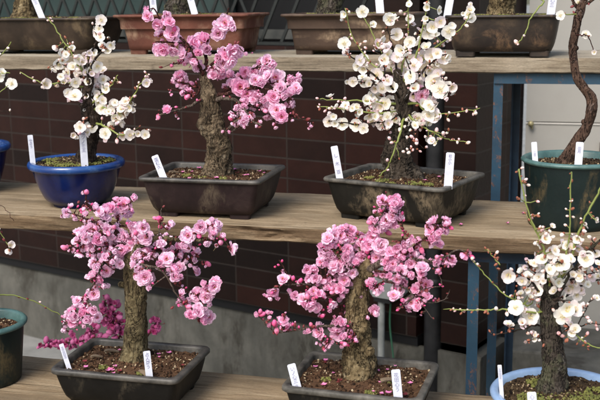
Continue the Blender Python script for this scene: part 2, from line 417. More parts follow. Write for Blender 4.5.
def lleg(mb, x, y, z0, z1, w=.026, t=.004, sx=1, sy=1):
    mb.box((min(x, x+sx*w), min(y, y+sy*t), z0), (max(x, x+sx*w), max(y, y+sy*t), z1))
    mb.box((min(x, x+sx*t), min(y+sy*t, y+sy*w), z0), (max(x, x+sx*t), max(y+sy*t, y+sy*w), z1))
def stand(label, lx, rx, fy, by, ztop, w, rearx=None):
    t = thing('shelf_stand', label, 'stand', (lx, fy, 0), 'steel stands under the shelves')
    t.location = (0, 0, 0)
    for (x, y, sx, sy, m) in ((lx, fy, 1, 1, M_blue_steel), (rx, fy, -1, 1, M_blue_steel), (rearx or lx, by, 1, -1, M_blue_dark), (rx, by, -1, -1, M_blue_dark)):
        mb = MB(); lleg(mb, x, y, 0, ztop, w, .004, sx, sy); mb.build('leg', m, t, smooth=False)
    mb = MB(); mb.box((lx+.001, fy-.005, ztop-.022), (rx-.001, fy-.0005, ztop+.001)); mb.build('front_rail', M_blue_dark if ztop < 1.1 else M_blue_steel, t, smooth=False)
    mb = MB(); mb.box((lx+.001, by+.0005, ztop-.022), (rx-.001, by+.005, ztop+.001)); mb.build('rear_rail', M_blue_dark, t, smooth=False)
    for x in (lx, rx):
        s_ = 1 if x == lx else -1
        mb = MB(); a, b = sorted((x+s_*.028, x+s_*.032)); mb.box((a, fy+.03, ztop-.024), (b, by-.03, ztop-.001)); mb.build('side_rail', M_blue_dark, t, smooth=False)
    return t
zt1 = H-.135-.0395
ax = ony(492, 150, 2.345).x
rxx = ony(511, 130, 2.585).x
stand('blue steel stand holding up the topmost plank, rusty front post', ax, ax+.75, 2.345, 2.585, zt1, .021, rxx)
stand('blue steel stand below the topmost plank, at its far end', -2.35, -2.02, 2.345, 2.585, zt1, .021)
zt2 = H-.44-.0365
ax2 = ony(467, 320, 1.90).x
stand('blue steel stand holding up the middle plank, long rusty front post', ax2, ax2+.72, 1.90, 2.18, zt2, .021, ony(468, 320, 2.18).x)
stand('blue steel stand below the middle plank, at its far end', -2.0, -1.66, 1.90, 2.18, zt2, .021)
zt3 = H-.73-.0375
stand('blue steel stand under the lowest plank near the pale blue pot', -.05, .4, 1.52, 1.78, zt3, .021)
stand('blue steel stand under the lowest plank, at its far end', -1.6, -1.2, 1.52, 1.78, zt3, .021)

# ------------------------------------------------------------------ pots
M_pot_A = mottled('purple brown glazed clay', [(.3, (.008, .005, .005)), (.55, (.019, .011, .011)), (.75, (.04, .026, .023))], 14, rough=.55, spec=.2, stain=(13, (.085, .065, .045), .52, (1, 1, .6)))
M_pot_W2 = mottled('dark clay with tan lime stains', [(.3, (.003, .003, .0025)), (.6, (.010, .009, .007))], 18, rough=.55, stain=(15, (.13, .10, .065), .49, (1, 1, .6)), spec=.2)
M_pot_B = mottled('charcoal plastic training pot', [(.3, (.003, .003, .003)), (.7, (.008, .0075, .007))], 22, rough=.5, stain=(16, (.05, .042, .03), .54, (1, 1, .5)), spec=.2)
M_rim = mottled('greyed pot lip', [(.35, (.022, .020, .017)), (.65, (.125, .115, .098))], 26, rough=.6)
M_rim_dark = mottled('worn dark pot lip', [(.35, (.012, .011, .010)), (.65, (.085, .077, .066))], 26, rough=.5, spec=.5)
M_pot_rust = mottled('rust red unglazed clay', [(.3, (.055, .018, .012)), (.55, (.11, .036, .022)), (.72, (.19, .09, .06))], 8, rough=.7, stain=(8, (.24, .15, .10), .52))
M_pot_tan = mottled('brown clay with pale scratches', [(.3, (.026, .015, .010)), (.55, (.058, .035, .023)), (.75, (.12, .083, .056))], 9, rough=.6, stain=(9, (.24, .17, .11), .50, (.6, 1, 1.6)))
M_pot_dark = mottled('blackish brown clay', [(.3, (.009, .006, .005)), (.55, (.024, .016, .011)), (.8, (.09, .06, .035))], 20, rough=.5, spec=.4, stain=(14, (.12, .07, .038), .56))
M_pot_dl = mottled('dark umber clay', [(.3, (.011, .008, .006)), (.55, (.032, .021, .014)), (.8, (.08, .055, .036))], 12, rough=.55, stain=(10, (.12, .085, .05), .52))
M_cobalt = mottled('cobalt blue glaze', [(.3, (.0012, .0035, .03)), (.55, (.002, .008, .06)), (.75, (.005, .02, .11))], 9, rough=.18, spec=.6, bstr=.05)
M_cobalt_rim = mottled('bright blue glazed lip', [(.3, (.006, .026, .13)), (.6, (.012, .055, .20)), (.8, (.09, .18, .32))], 24, rough=.2, spec=.6, bstr=.05)
M_green = mottled('dark green plastic', [(.3, (.003, .0075, .0075)), (.7, (.007, .015, .014))], 16, rough=.42, spec=.3, stain=(16, (.08, .06, .03), .54, (1, 1, .5)))
M_green_rim = mottled('worn green plastic lip', [(.3, (.022, .06, .056)), (.7, (.08, .15, .14))], 30, rough=.4, spec=.5)
M_pale_blue = mottled('pale blue glaze', [(.3, (.15, .24, .40)), (.7, (.28, .39, .56))], 18, rough=.25, spec=.6, bstr=.05, stain=(30, (.16, .15, .12), .68))

def soilmat(name, a, b, c, d):
    m, nt, bs = newmat(name)
    gi = nt.nodes.new('ShaderNodeNewGeometry')
    c1 = ramp(nt, [(0, a), (.3, b), (.75, c), (.86, c), (.95, d)], gi.outputs['Random Per Island'])
    n = noisen(nt, mapn(nt), 60, 6, .7)
    c2 = mix(nt, .7, c1, ramp(nt, [(.3, (.4, .4, .4)), (.7, (1.3, 1.3, 1.3))], n), 'MULTIPLY')
    nt.links.new(c2, bs.inputs['Base Color']); bs.inputs['Roughness'].default_value = .95; bs.inputs['Specular IOR Level'].default_value = .15
    bump(nt, noisen(nt, mapn(nt), 260, 4), bs, .6, .002); return m
M_soil = soilmat('red brown granular soil', (.010, .006, .004), (.036, .018, .010), (.095, .052, .028), (.42, .33, .21))
M_soil2 = soilmat('dark brown granular soil', (.009, .006, .004), (.024, .014, .009), (.062, .040, .020), (.33, .25, .15))
M_moss = mottled('dry moss', [(.3, (.06, .07, .018)), (.55, (.14, .14, .035)), (.75, (.25, .23, .08))], 60, rough=.95, bstr=.6)
M_chip = mottled('dry bark chip', [(.3, (.10, .07, .045)), (.7, (.20, .15, .10))], 60, rough=.9)

def rrect(w, d, r, n=6):
    out = []
    for cx, cy, a0 in ((w/2-r, -d/2+r, -PI/2), (w/2-r, d/2-r, 0), (-w/2+r, d/2-r, PI/2), (-w/2+r, -d/2+r, PI)):
        for k in range(n+1):
            a = a0+PI/2*k/n; out.append((cx+r*math.cos(a), cy+r*math.sin(a)))
    return out
def sub_edges(loop, k):
    out = []
    n = len(loop)
    for i in range(n):
        a, b = loop[i], loop[(i+1) % n]; L = math.hypot(b[0]-a[0], b[1]-a[1])
        m = k if L > .05 else 1
        for j in range(m): out.append((a[0]+(b[0]-a[0])*j/m, a[1]+(b[1]-a[1])*j/m))
    return out
def rect_pot(parent, w, d, h, mbody, mrim, taper=.80, rim=.010, rimh=.008, wall=.008, corner=.02, bow=.0, foot=.008, flare=False, soil=M_soil, soil_drop=.012, chips=(), sag=0.0012):
    """body profile rings from foot to lip; local origin on the shelf under the middle"""
    def ring(sw, sd, r, z, wob=1):
        L = sub_edges(rrect(sw, sd, max(.003, r)), 10)
        return [Vector((x + sag*wob*noise.noise(Vector((x*9, y*9, z*5+w))), y + sag*wob*noise.noise(Vector((x*9, y*9, z*5+7+w))), z)) for x, y in L]
    R = []
    z0 = foot
    bw_, bd = w-2*rim, d-2*rim
    prof = []
    K = 7
    for i in range(K+1):
        t = i/K
        if flare: e = taper+(1-taper)*(.5*t+.5*t**7)
        else: e = taper+(1-taper)*(t**.62)
        prof.append((bw_-w*(1-e), bd-w*(1-e), z0+(h-rimh-foot)*t))
    b0 = ring(prof[0][0]-.012, prof[0][1]-.012, corner*.8, z0)
    R.append(b0)
    for a, b, z in prof: R.append(ring(a, b, corner, z+.002))
    n = len(R[0]); mb = MB()
    mb.quad_grid([p for r in R for p in r], n, len(R), 0, True); mb.poly(R[0][::-1])
    body = mb.build('pot', mbody, parent)
    # lip
    z1 = h-rimh
    R = [ring(bw_-.004, bd-.004, corner, z1), ring(w-.004, d-.004, corner+.003, z1), ring(w, d, corner+.003, z1+.002), ring(w, d, corner+.003, h-.0025), ring(w-.003, d-.003, corner+.003, h),
         ring(w-2*wall-2*rim*.5, d-2*wall-2*rim*.5, corner, h), ring(w-2*wall-rim-.003, d-2*wall-rim-.003, corner, h-.003), ring(w-2*wall-rim-.006, d-2*wall-rim-.006, corner, h-.035)]
    n = len(R[0]); mb = MB(); mb.quad_grid([p for r in R for p in r], n, len(R), 0, True)
    mb.build('rim', mrim, body)
    for sx in (-1, 1):
        for sy in (-1, 1):
            cx, cy = sx*(prof[0][0]/2-.026), sy*(prof[0][1]/2-.012)
            mb = MB(); lo = [Vector((cx+a, cy+b, 0)) for a, b in rrect(.042, .018, .005, 3)]; hi = [Vector((cx+a*1.05, cy+b*1.05, foot+.003)) for a, b in rrect(.042, .018, .005, 3)]
            mb.quad_grid(lo+hi, len(lo), 2, 0, True); mb.poly(lo[::-1]); mb.build('foot', mbody, body, smooth=False)
    iw, idp = w-2*wall-rim-.004, d-2*wall-rim-.004
    soil_obj(parent, lambda x, y: abs(x) < iw/2 and abs(y) < idp/2, iw, idp, h-soil_drop, soil)
    return body
def soil_obj(parent, inside, iw, idp, z, m, mound=.008, npeb=None, rnd=False):
    mb = MB(); nx = max(16, int(iw/.006)); ny = max(12, int(idp/.006)); pts = []
    for j in range(ny):
        for i in range(nx):
            u = -1+2*i/(nx-1); v = -1+2*j/(ny-1)
            if rnd:   # square to disc
                x, y = u*math.sqrt(max(0, 1-v*v/2))*iw/2, v*math.sqrt(max(0, 1-u*u/2))*idp/2
            else: x, y = u*iw/2, v*idp/2
            q = math.exp(-(x*x+y*y)/(.0022))
            pts.append((x, y, z+mound*q + .0035*noise.noise(Vector((x*60, y*60, 1))) + .002*noise.noise(Vector((x*170, y*170, 1)))))
    mb.quad_grid(pts, nx, ny)
    N = npeb or int(iw*idp/.0000085*.30)
    for _ in range(N):
        for __ in range(9):
            x, y = random.uniform(-iw/2, iw/2)*.97, random.uniform(-idp/2, idp/2)*.97
            if (not rnd) or (x/(iw/2))**2+(y/(idp/2))**2 < .94: break
        q = math.exp(-(x*x+y*y)/(.0022))
        mb.blob((x, y, z+mound*q+random.uniform(-.0005, .002)), random.choice((.0014, .0018, .0022, .003)), 0, 1, .3, (1, random.uniform(.6, 1), random.uniform(.5, 1)))
    return mb.build('soil', m, parent, smooth=False)
def moss(parent, spots, z, r=.012, n=26):
    for (x, y, s) in spots:
        mb = MB()
        for _ in range(int(n*s)*2):
            a, q = random.uniform(0, 2*PI), r*s*math.sqrt(random.random())
            mb.blob((x+q*math.cos(a), y+q*math.sin(a), z+random.uniform(0, .003)), random.uniform(.0012, .0028), 0, 1, .35)
        mb.build('moss', M_moss, parent, smooth=False)
def chips(parent, spots, z):
    for (x, y, L, a) in spots:
        L *= .7; mb = MB(); pts = []
        for i in range(6):
            for j in range(3):
                u, v = (i/5-.5)*L, (j/2-.5)*L*(.42 if i < 4 else .25)
                pts.append(Vector((x+u*math.cos(a)-v*math.sin(a), y+u*math.sin(a)+v*math.cos(a), z+.0045+.0015*math.sin(i*.9)+(.001 if j == 1 else 0))))
        lo = [p-Vector((0, 0, .0018)) for p in pts]
        mb.quad_grid(pts, 3, 6); mb.quad_grid(lo, 3, 6); mb.build('bark_chip', M_chip, parent)
def lathe(mb, prof, seg=64, mi=0, wob=0):
    pts = []
    for r, z in prof:
        for k in range(seg):
            a = 2*PI*k/seg; rr = r*(1+wob*noise.noise(Vector((math.cos(a)*1.5, math.sin(a)*1.5, z*8)))); pts.append((rr*math.cos(a), rr*math.sin(a), z))
    mb.quad_grid(pts, seg, len(prof), mi, True)
def round_pot(parent, r, h, rb, mbody, mrim, rim=.010, rimh=.014, belly=.6, soil=M_soil2, soil_drop=.012, wall=.007, foot=.0, moundv=.008, soilr=None):
    mb = MB(); prof = [(0, .0), (rb*.96, .0), (rb, .003)]
    if foot: prof = [(0, .003), (rb*.8, .003), (rb*.8, 0), (rb*.9, 0), (rb*.9, foot), (rb, foot+.003)]
    z0 = prof[-1][1]
    for i in range(1, 13):
        t = i/12; prof.append((rb+(r-rim*.7-rb)*(t**belly), z0+(h-rimh-z0)*t))
    lathe(mb, prof, wob=.004); body = mb.build('pot', mbody, parent)
    mb = MB(); z1 = h-rimh
    R = [(r-rim*.7-.002, z1-.001), (r-.002, z1+.001), (r+.0005, z1+rimh*.3), (r+.001, z1+rimh*.6), (r-.001, h-.002), (r-.004, h), (r-rim, h-.0005), (r-rim-.003, h-.004), (r-rim-.005, h-.04)]
    lathe(mb, R, wob=.004); mb.build('rim', mrim, body)
    soil_obj(parent, None, 2*(r-rim-.005), 2*(r-rim-.005), h-soil_drop, soil, rnd=True, mound=moundv)
    return body

# ------------------------------------------------------------------ plant labels
M_tag = mottled('white plastic label', [(.3, (.40, .41, .47)), (.6, (.50, .51, .57)), (.7, (.53, .53, .57))], 60, rough=.4, bstr=.03, stain=(55, (.34, .31, .26), .62))
M_ink = simple('faded ink', (.20, .20, .30), .7)
def plant_label(label, top, bot, wpx, Yb, text='', lean=.012, tsize=.62, tstart=.08, glyph_step=None, wood_strip=False):
    B = ony(bot[0], bot[1], Yb); T = ony(top[0], top[1], Yb+lean)
    wv = wpx*pxm(B); up = (T-B); L = up.length; up.normalize()
    tocam = (Vector((0, 0, H))-B).normalized()
    xd = up.cross(tocam)*-1; xd = tocam.cross(up)*-1
    xd = up.cross(tocam).normalized(); 
    if xd.x < 0: xd = -xd
    nd = xd.cross(up).normalized()
    if nd.dot(tocam) < 0: nd = -nd
    o_ = B.copy()
    M = Matrix(((xd.x, -nd.x, up.x, 0), (xd.y, -nd.y, up.y, 0), (xd.z, -nd.z, up.z, 0), (0, 0, 0, 1)))
    mb = MB(); c = wv*.12
    out = [(-wv/2, -.004), (wv/2, -.004), (wv/2, L-c), (wv/2-c, L), (-wv/2+c, L), (-wv/2, L-c)]
    f_ = [M @ Vector((a, -.0006, b)) for a, b in out]; b_ = [M @ Vector((a, .0006, b)) for a, b in out]
    mb.poly(f_); mb.poly(b_[::-1])
    for i in range(6): mb.poly([f_[(i+1) % 6], f_[i], b_[i], b_[(i+1) % 6]])
    # writing
    if text:
        sz = wv*tsize*.86; step = glyph_step or sz*1.12
        for k, ch in enumerate(text):
            cu = bpy.data.curves.new('t', 'FONT'); cu.body = ch; cu.size = sz*1.15; cu.align_x = 'CENTER'; cu.resolution_u = 2; cu.offset = sz*.012
            to = bpy.data.objects.new('t', cu); COL.objects.link(to)
            dg = bpy.context.evaluated_depsgraph_get(); me = bpy.data.meshes.new_from_object(to.evaluated_get(dg))
            b = len(mb.v)
            for v in me.vertices:
                mb.v.append(tuple(M @ Vector((v.co.x, -.0011, v.co.y + L - L*tstart - sz - step*k))))
            for p in me.polygons: mb.f.append(tuple(b+i for i in p.vertices)); mb.m.append(1)
            bpy.data.objects.remove(to); bpy.data.curves.remove(cu); bpy.data.meshes.remove(me)
    o = mb.build('plant_label', [M_tag, M_ink], None, smooth=False); o.location = o_
    tag(o, label, 'plant label', 'white name labels stuck in the pots'); return o

# ------------------------------------------------------------------ blossoms
def petal_mat(name, base, edge, transl=.35, var=.12):
    m = bpy.data.materials.new(name); m.use_nodes = True; nt = m.node_tree; nt.nodes.clear()
    out = nt.nodes.new('ShaderNodeOutputMaterial'); at = nt.nodes.new('ShaderNodeAttribute'); at.attribute_name = 'along'
    c = ramp(nt, [(0, base), (.45, tuple((a+b)/2 for a, b in zip(base, edge))), (1, edge)], at.outputs['Fac'])
    oi = nt.nodes.new('ShaderNodeObjectInfo')
    v = ramp(nt, [(0, (1-var*.3, 1-var*2.6, 1-var*1.5)), (.45, (1-var*.1, 1-var*.8, 1-var*.5)), (1, (1, 1, 1))], oi.outputs['Random'])
    c = mix(nt, 1, c, v, 'MULTIPLY')
    d = nt.nodes.new('ShaderNodeBsdfPrincipled'); d.inputs['Roughness'].default_value = .65; d.inputs['Specular IOR Level'].default_value = .2
    t = nt.nodes.new('ShaderNodeBsdfTranslucent'); ms = nt.nodes.new('ShaderNodeMixShader'); ms.inputs[0].default_value = transl
    nt.links.new(c, d.inputs['Base Color']); nt.links.new(c, t.inputs['Color'])
    nt.links.new(d.outputs[0], ms.inputs[1]); nt.links.new(t.outputs[0], ms.inputs[2]); nt.links.new(ms.outputs[0], out.inputs[0])
    return m
M_pink = petal_mat('pink petal', (.91, .40, .62), (.98, .80, .925), .42, .14)
M_pinkc = petal_mat('deeper pink petal', (.78, .15, .38), (.96, .56, .77), .4, var=.14)
M_white = petal_mat('white petal', (.84, .80, .68), (.95, .93, .88), .42, var=.04)
M_blush = petal_mat('white petal with blush edge', (.86, .80, .74), (.92, .83, .86), .42, var=.06)
M_magenta = petal_mat('magenta petal', (.46, .06, .24), (.80, .27, .54), var=.2)
M_budpink = petal_mat('pink bud', (.50, .05, .13), (.88, .34, .52), .2, .25)
M_budcream = petal_mat('cream bud', (.68, .42, .34), (.90, .82, .74), .2, .12)
M_calyx = simple('dark red calyx', (.14, .018, .020), .6)
M_calyxw = simple('russet calyx', (.24, .075, .04), .6)
M_calyxg = simple('green calyx', (.22, .24, .06), .6)
M_yellow = simple('yellow anthers', (.62, .47, .08), .7)
M_fil = simple('pale filaments', (.80, .72, .50), .7)
M_filr = simple('crimson heart of flower', (.50, .05, .09), .7)

class FB(MB):
    def __init__(s): super().__init__(); s.al = []
    def petal(s, az, e0, e1, L, W, mi, r0=.03, z0=0, ruf=.03, nu=5, nv=9, sd=0, cup=.12):
        b = len(s.v); pts = []; ca, sa = math.cos(az), math.sin(az)
        r, z = r0, z0; step = L/(nv-1)
        for j in range(nv):
            v = j/(nv-1)
            wv = W*(.16+.84*math.sin(min(1, v*1.45)*PI/2))*math.sqrt(max(0.0, 1-max(0, (v-.52)/.485)**2.3))
            e = e0+(e1-e0)*v
            if j: r += step*math.cos(e); z += step*math.sin(e)
            for i in range(nu):
                u = -1+2*i/(nu-1)
                rf = ruf*v*noise.noise(Vector((az*3+u*1.7, v*3, sd)))*2
                x = r; y = wv*u
                zz = z + cup*W*u*u + rf
                pts.append((x*ca-y*sa, x*sa+y*ca, zz)); s.al.append(v)
        s.quad_grid(pts, nu, nv, mi)
    def pad(s): s.al += [0.5]*(len(s.v)-len(s.al))
    def fmesh(s, name, mats):
        s.pad(); me = s.mesh(name); a = me.attributes.new('along', 'FLOAT', 'POINT'); a.data.foreach_set('value', s.al)
        for m in mats: me.materials.append(m)
        for p in me.polygons: p.use_smooth = True
        return me
def rr(a, b): return random.uniform(a, b)
def stamens(fb, n, L, mi_f, mi_a, z=.03, spread=.9):
    for k in range(n):
        a = rr(0, 2*PI); e = rr(.6, 1.4)*spread; l = L*rr(.7, 1)
        d = Vector((math.cos(a)*math.sin(e*.8), math.sin(a)*math.sin(e*.8), math.cos(e*.8)))
        fb.tube([Vector((0, 0, z)), Vector((0, 0, z))+d*l], [.007, .005], 3, mi_f, cap=False); fb.blob(Vector((0, 0, z))+d*l, .018, mi_a, 1, .1)
def calyx(fb, mi, r=.13, z=-.02, n=5, L=.16):
    lathe_pts = [(0.02, z-.10), (r*.5, z-.085), (r*.8, z-.03), (r*.7, z+.02)]
    seg = 10; pts = [(q*math.cos(2*PI*k/seg), q*math.sin(2*PI*k/seg), zz) for q, zz in lathe_pts for k in range(seg)]
    fb.quad_grid(pts, seg, 4, mi, True); fb.pad()
    for k in range(n): fb.petal(2*PI*k/n+.6, .1, .5, L, .07, mi, r0=r*.5, z0=z-.03, ruf=0, nu=3, nv=4)
def mk_white(mats, e0, e1, sd, blush=False):
    fb = FB()
    for k in range(5):
        de = rr(-.12, .12); fb.petal(2*PI*k/5+rr(-.08, .08), e0+de, e1+de, .50*rr(.92, 1.04), .262*rr(.95, 1.06), 0, z0=.006*k, ruf=.035, sd=sd+k)
    fb.pad(); stamens(fb, 22, .24, 1, 2, spread=.8); fb.blob((0, 0, .02), .05, 3, 1, .1); fb.pad(); calyx(fb, 4)
    return fb.fmesh('blossom_white', mats)
def mk_double(mats, rows, sd, core=True):
    fb = FB()
    for ri, (n, L, W, e0, e1, z0, mi) in enumerate(rows):
        for k in range(n):
            de = rr(-.3, .3); fb.petal(2*PI*(k+.5*ri)/n+rr(-.3, .3), e0+de, e1+de, L*rr(.82, 1.05), W*rr(.85, 1.1), mi, r0=.03, z0=z0+rr(0, .03), ruf=.10, sd=sd+k+ri*7, cup=.16)
    fb.pad()
    if core: stamens(fb, 9, .2, 1, 2, .04, .55)
    fb.pad(); calyx(fb, 4, .15)
    return fb.fmesh('blossom_pink', mats)
def mk_bud(mats, sd, op=.0, long=1.0):
    fb = FB()
    nu, nv = 14, 9; pts = []
    for j in range(nv):
        v = j/(nv-1); th = PI*v
        for i in range(nu):
            a = 2*PI*i/nu; sw = 1+.06*math.sin(3*a+v*2.5+sd)+.03*math.sin(5*a-v*4)
            tp = 1-.30*v; pts.append((.47*tp*math.sin(th)*math.cos(a)*sw, .47*tp*math.sin(th)*math.sin(a)*sw, .35-.58*long*math.cos(th))); fb.al.append(min(1, v*1.3))
    fb.quad_grid(pts, nu, nv, 0, True)
    for k in range(5): fb.petal(2*PI*k/5, .15, 1.45, .48, .24, 1, r0=.10, z0=-.17, ruf=0, nu=3, nv=5, cup=.25)
    fb.pad(); fb.tube([Vector((0, 0, -.4)), Vector((0, 0, -.1))], [.09, .2], 7, 1)
    return fb.fmesh('bud', mats)
PM = [M_pink, M_filr, M_yellow, M_pinkc, M_calyx]
def pk(o1, o2, o3, o4, sd, core=True):
    return mk_double(PM, [(6, .48, .235, *o1, 0, 0), (7, .41, .19, *o2, .03, 0), (7, .32, .14, *o3, .05, 0), (5, .22, .10, *o4, .06, 3)], sd, core)
FL = {
 'pink': [pk((.1, .35), (.4, .7), (.8, 1.1), (1.2, 1.5), 1), pk((.0, .5), (.5, .6), (.9, 1.3), (1.2, 1.7), 12), pk((.2, .3), (.5, .9), (.7, 1.2), (1.0, 1.6), 23),
          pk((.3, .8), (.6, 1.2), (.9, 1.5), (1.3, 1.7), 34, False), pk((.45, 1.1), (.8, 1.4), (1.0, 1.6), (1.3, 1.8), 45, False)],
 'pinkopen': [pk((-.05, .2), (.15, .45), (.4, .8), (.9, 1.3), 51), pk((.0, .1), (.25, .5), (.6, .9), (1, 1.3), 62)],
 'ball': [pk((.6, 1.5), (.9, 1.7), (1.1, 1.8), (1.3, 1.9), 71, False), pk((.5, 1.7), (.8, 1.8), (1.1, 1.9), (1.4, 1.9), 72, False)],
 'white': [mk_white([M_white, M_fil, M_yellow, M_calyxg, M_calyxw], *e, s) for e, s in (((.1, .35), 3), ((.25, .5), 14), ((.35, .8), 25), ((.6, 1.2), 36))],
 'whiteopen': [mk_white([M_white, M_fil, M_yellow, M_calyxg, M_calyxw], .08, .25, 47), mk_white([M_white, M_fil, M_yellow, M_calyxg, M_calyxw], .0, .4, 58)],
 'blush': [mk_white([M_blush, M_fil, M_yellow, M_calyxg, M_calyxw], .1, .3, 69), mk_white([M_blush, M_fil, M_yellow, M_calyxg, M_calyxw], .3, .7, 70)],
 'cup': [mk_white([M_white, M_fil, M_yellow, M_calyxw, M_calyxw], .75, 1.75, 91), mk_white([M_blush, M_fil, M_yellow, M_calyxw, M_calyxw], .9, 1.8, 92)],
 'magenta': [mk_double([M_magenta, M_filr, M_yellow, M_magenta, M_calyx], [(5, .45, .26, .4, 1.0, 0, 0), (5, .36, .22, .8, 1.4, .03, 3)], 81, False)],
 'budpink': [mk_bud([M_budpink, M_calyx], s) for s in (0, 2, 4)],
 'budcream': [mk_bud([M_budcream, M_calyxw], s) for s in (1, 3, 5)],
 'budred': [mk_bud([M_calyx, M_calyx], s, long=1.2) for s in (1, 3)],
 'budrusset': [mk_bud([M_calyxw, M_calyxw], s, long=1.2) for s in (1, 3)],
 'budmagenta': [mk_bud([M_magenta, M_calyx], 2)],
 'budgreen': [mk_bud([M_budcream, M_calyxg], 2)],
}

def bark(name, a, b, c, sc=1.0, st=None):
    m, nt, bs = newmat(name)
    v = mapn(nt, (1, 1, .75)); n = noisen(nt, v, 75*sc, 14, .85, .5)
    col = ramp(nt, [(.3, a), (.5, b), (.68, c)], n)

    n3 = noisen(nt, mapn(nt, (1, 1, .7)), 24*sc, 8, .7, .8)
    col = mix(nt, ramp(nt, [(.47, (0, 0, 0)), (.6, (.9, .9, .9))], n3), col, st or tuple(x*.45 for x in b))
    nc = noisen(nt, mapn(nt, (1, 1, .3), loc=(9, 3, 1)), 70*sc, 3, .6, 1.5)
    ck = ramp(nt, [(.46, (0, 0, 0)), (.495, (1, 1, 1)), (.53, (0, 0, 0))], nc)
    nl = noisen(nt, mapn(nt, (1, 1, 1), loc=(2, 8, 6)), 45*sc, 4, .6, .3)
    col = mix(nt, ramp(nt, [(.60, (0, 0, 0)), (.66, (.55, .55, .55))], nl), col, tuple(min(1, x*.9+.05) for x in c))
    col = mix(nt, ck, col, tuple(x*.35 for x in a))
    nt.links.new(col, bs.inputs['Base Color']); bs.inputs['Roughness'].default_value = .9; bs.inputs['Specular IOR Level'].default_value = .15
    nw = nt.nodes.new('ShaderNodeTexVoronoi'); nw.feature = 'DISTANCE_TO_EDGE'; nw.inputs['Scale'].default_value = 110*sc; nt.links.new(mapn(nt, (1, 1, .6)), nw.inputs['Vector'])
    ad = nt.nodes.new('ShaderNodeMath'); ad.operation = 'MULTIPLY_ADD'; nt.links.new(nw.outputs['Distance'], ad.inputs[0]); ad.inputs[1].default_value = 1.4; nt.links.new(n, ad.inputs[2])
    a2 = nt.nodes.new('ShaderNodeMath'); a2.operation = 'MULTIPLY_ADD'; nt.links.new(ck, a2.inputs[0]); a2.inputs[1].default_value = -.9; nt.links.new(ad.outputs[0], a2.inputs[2]); ad = a2
    bump(nt, ad.outputs[0], bs, 1.0, .006); return m
M_barkA = bark('grey brown furrowed bark', (.045, .030, .018), (.17, .125, .08), (.36, .285, .19), st=(.035, .023, .014))
M_barkB = bark('olive bark', (.055, .040, .021), (.18, .142, .075), (.36, .30, .175), st=(.065, .045, .025))
M_barkC = bark('tan rugged bark', (.055, .036, .018), (.23, .17, .09), (.46, .37, .215), st=(.06, .04, .02))
M_barkD = bark('dark brown bark', (.02, .014, .011), (.055, .038, .029), (.12, .088, .068))
M_barkW3 = bark('grey black bark', (.022, .017, .014), (.060, .047, .038), (.14, .115, .095), st=(.10, .10, .06))
M_barkR = bark('red brown bark', (.04, .022, .015), (.11, .064, .045), (.20, .13, .10))
M_twig = bark('grey twig bark', (.10, .07, .055), (.20, .15, .12), (.32, .26, .22), 2)
M_twigd = bark('dark red twig bark', (.045, .015, .014), (.10, .035, .03), (.17, .08, .06), 2)
M_shoot = simple('green young shoot', (.17, .20, .045), .6)

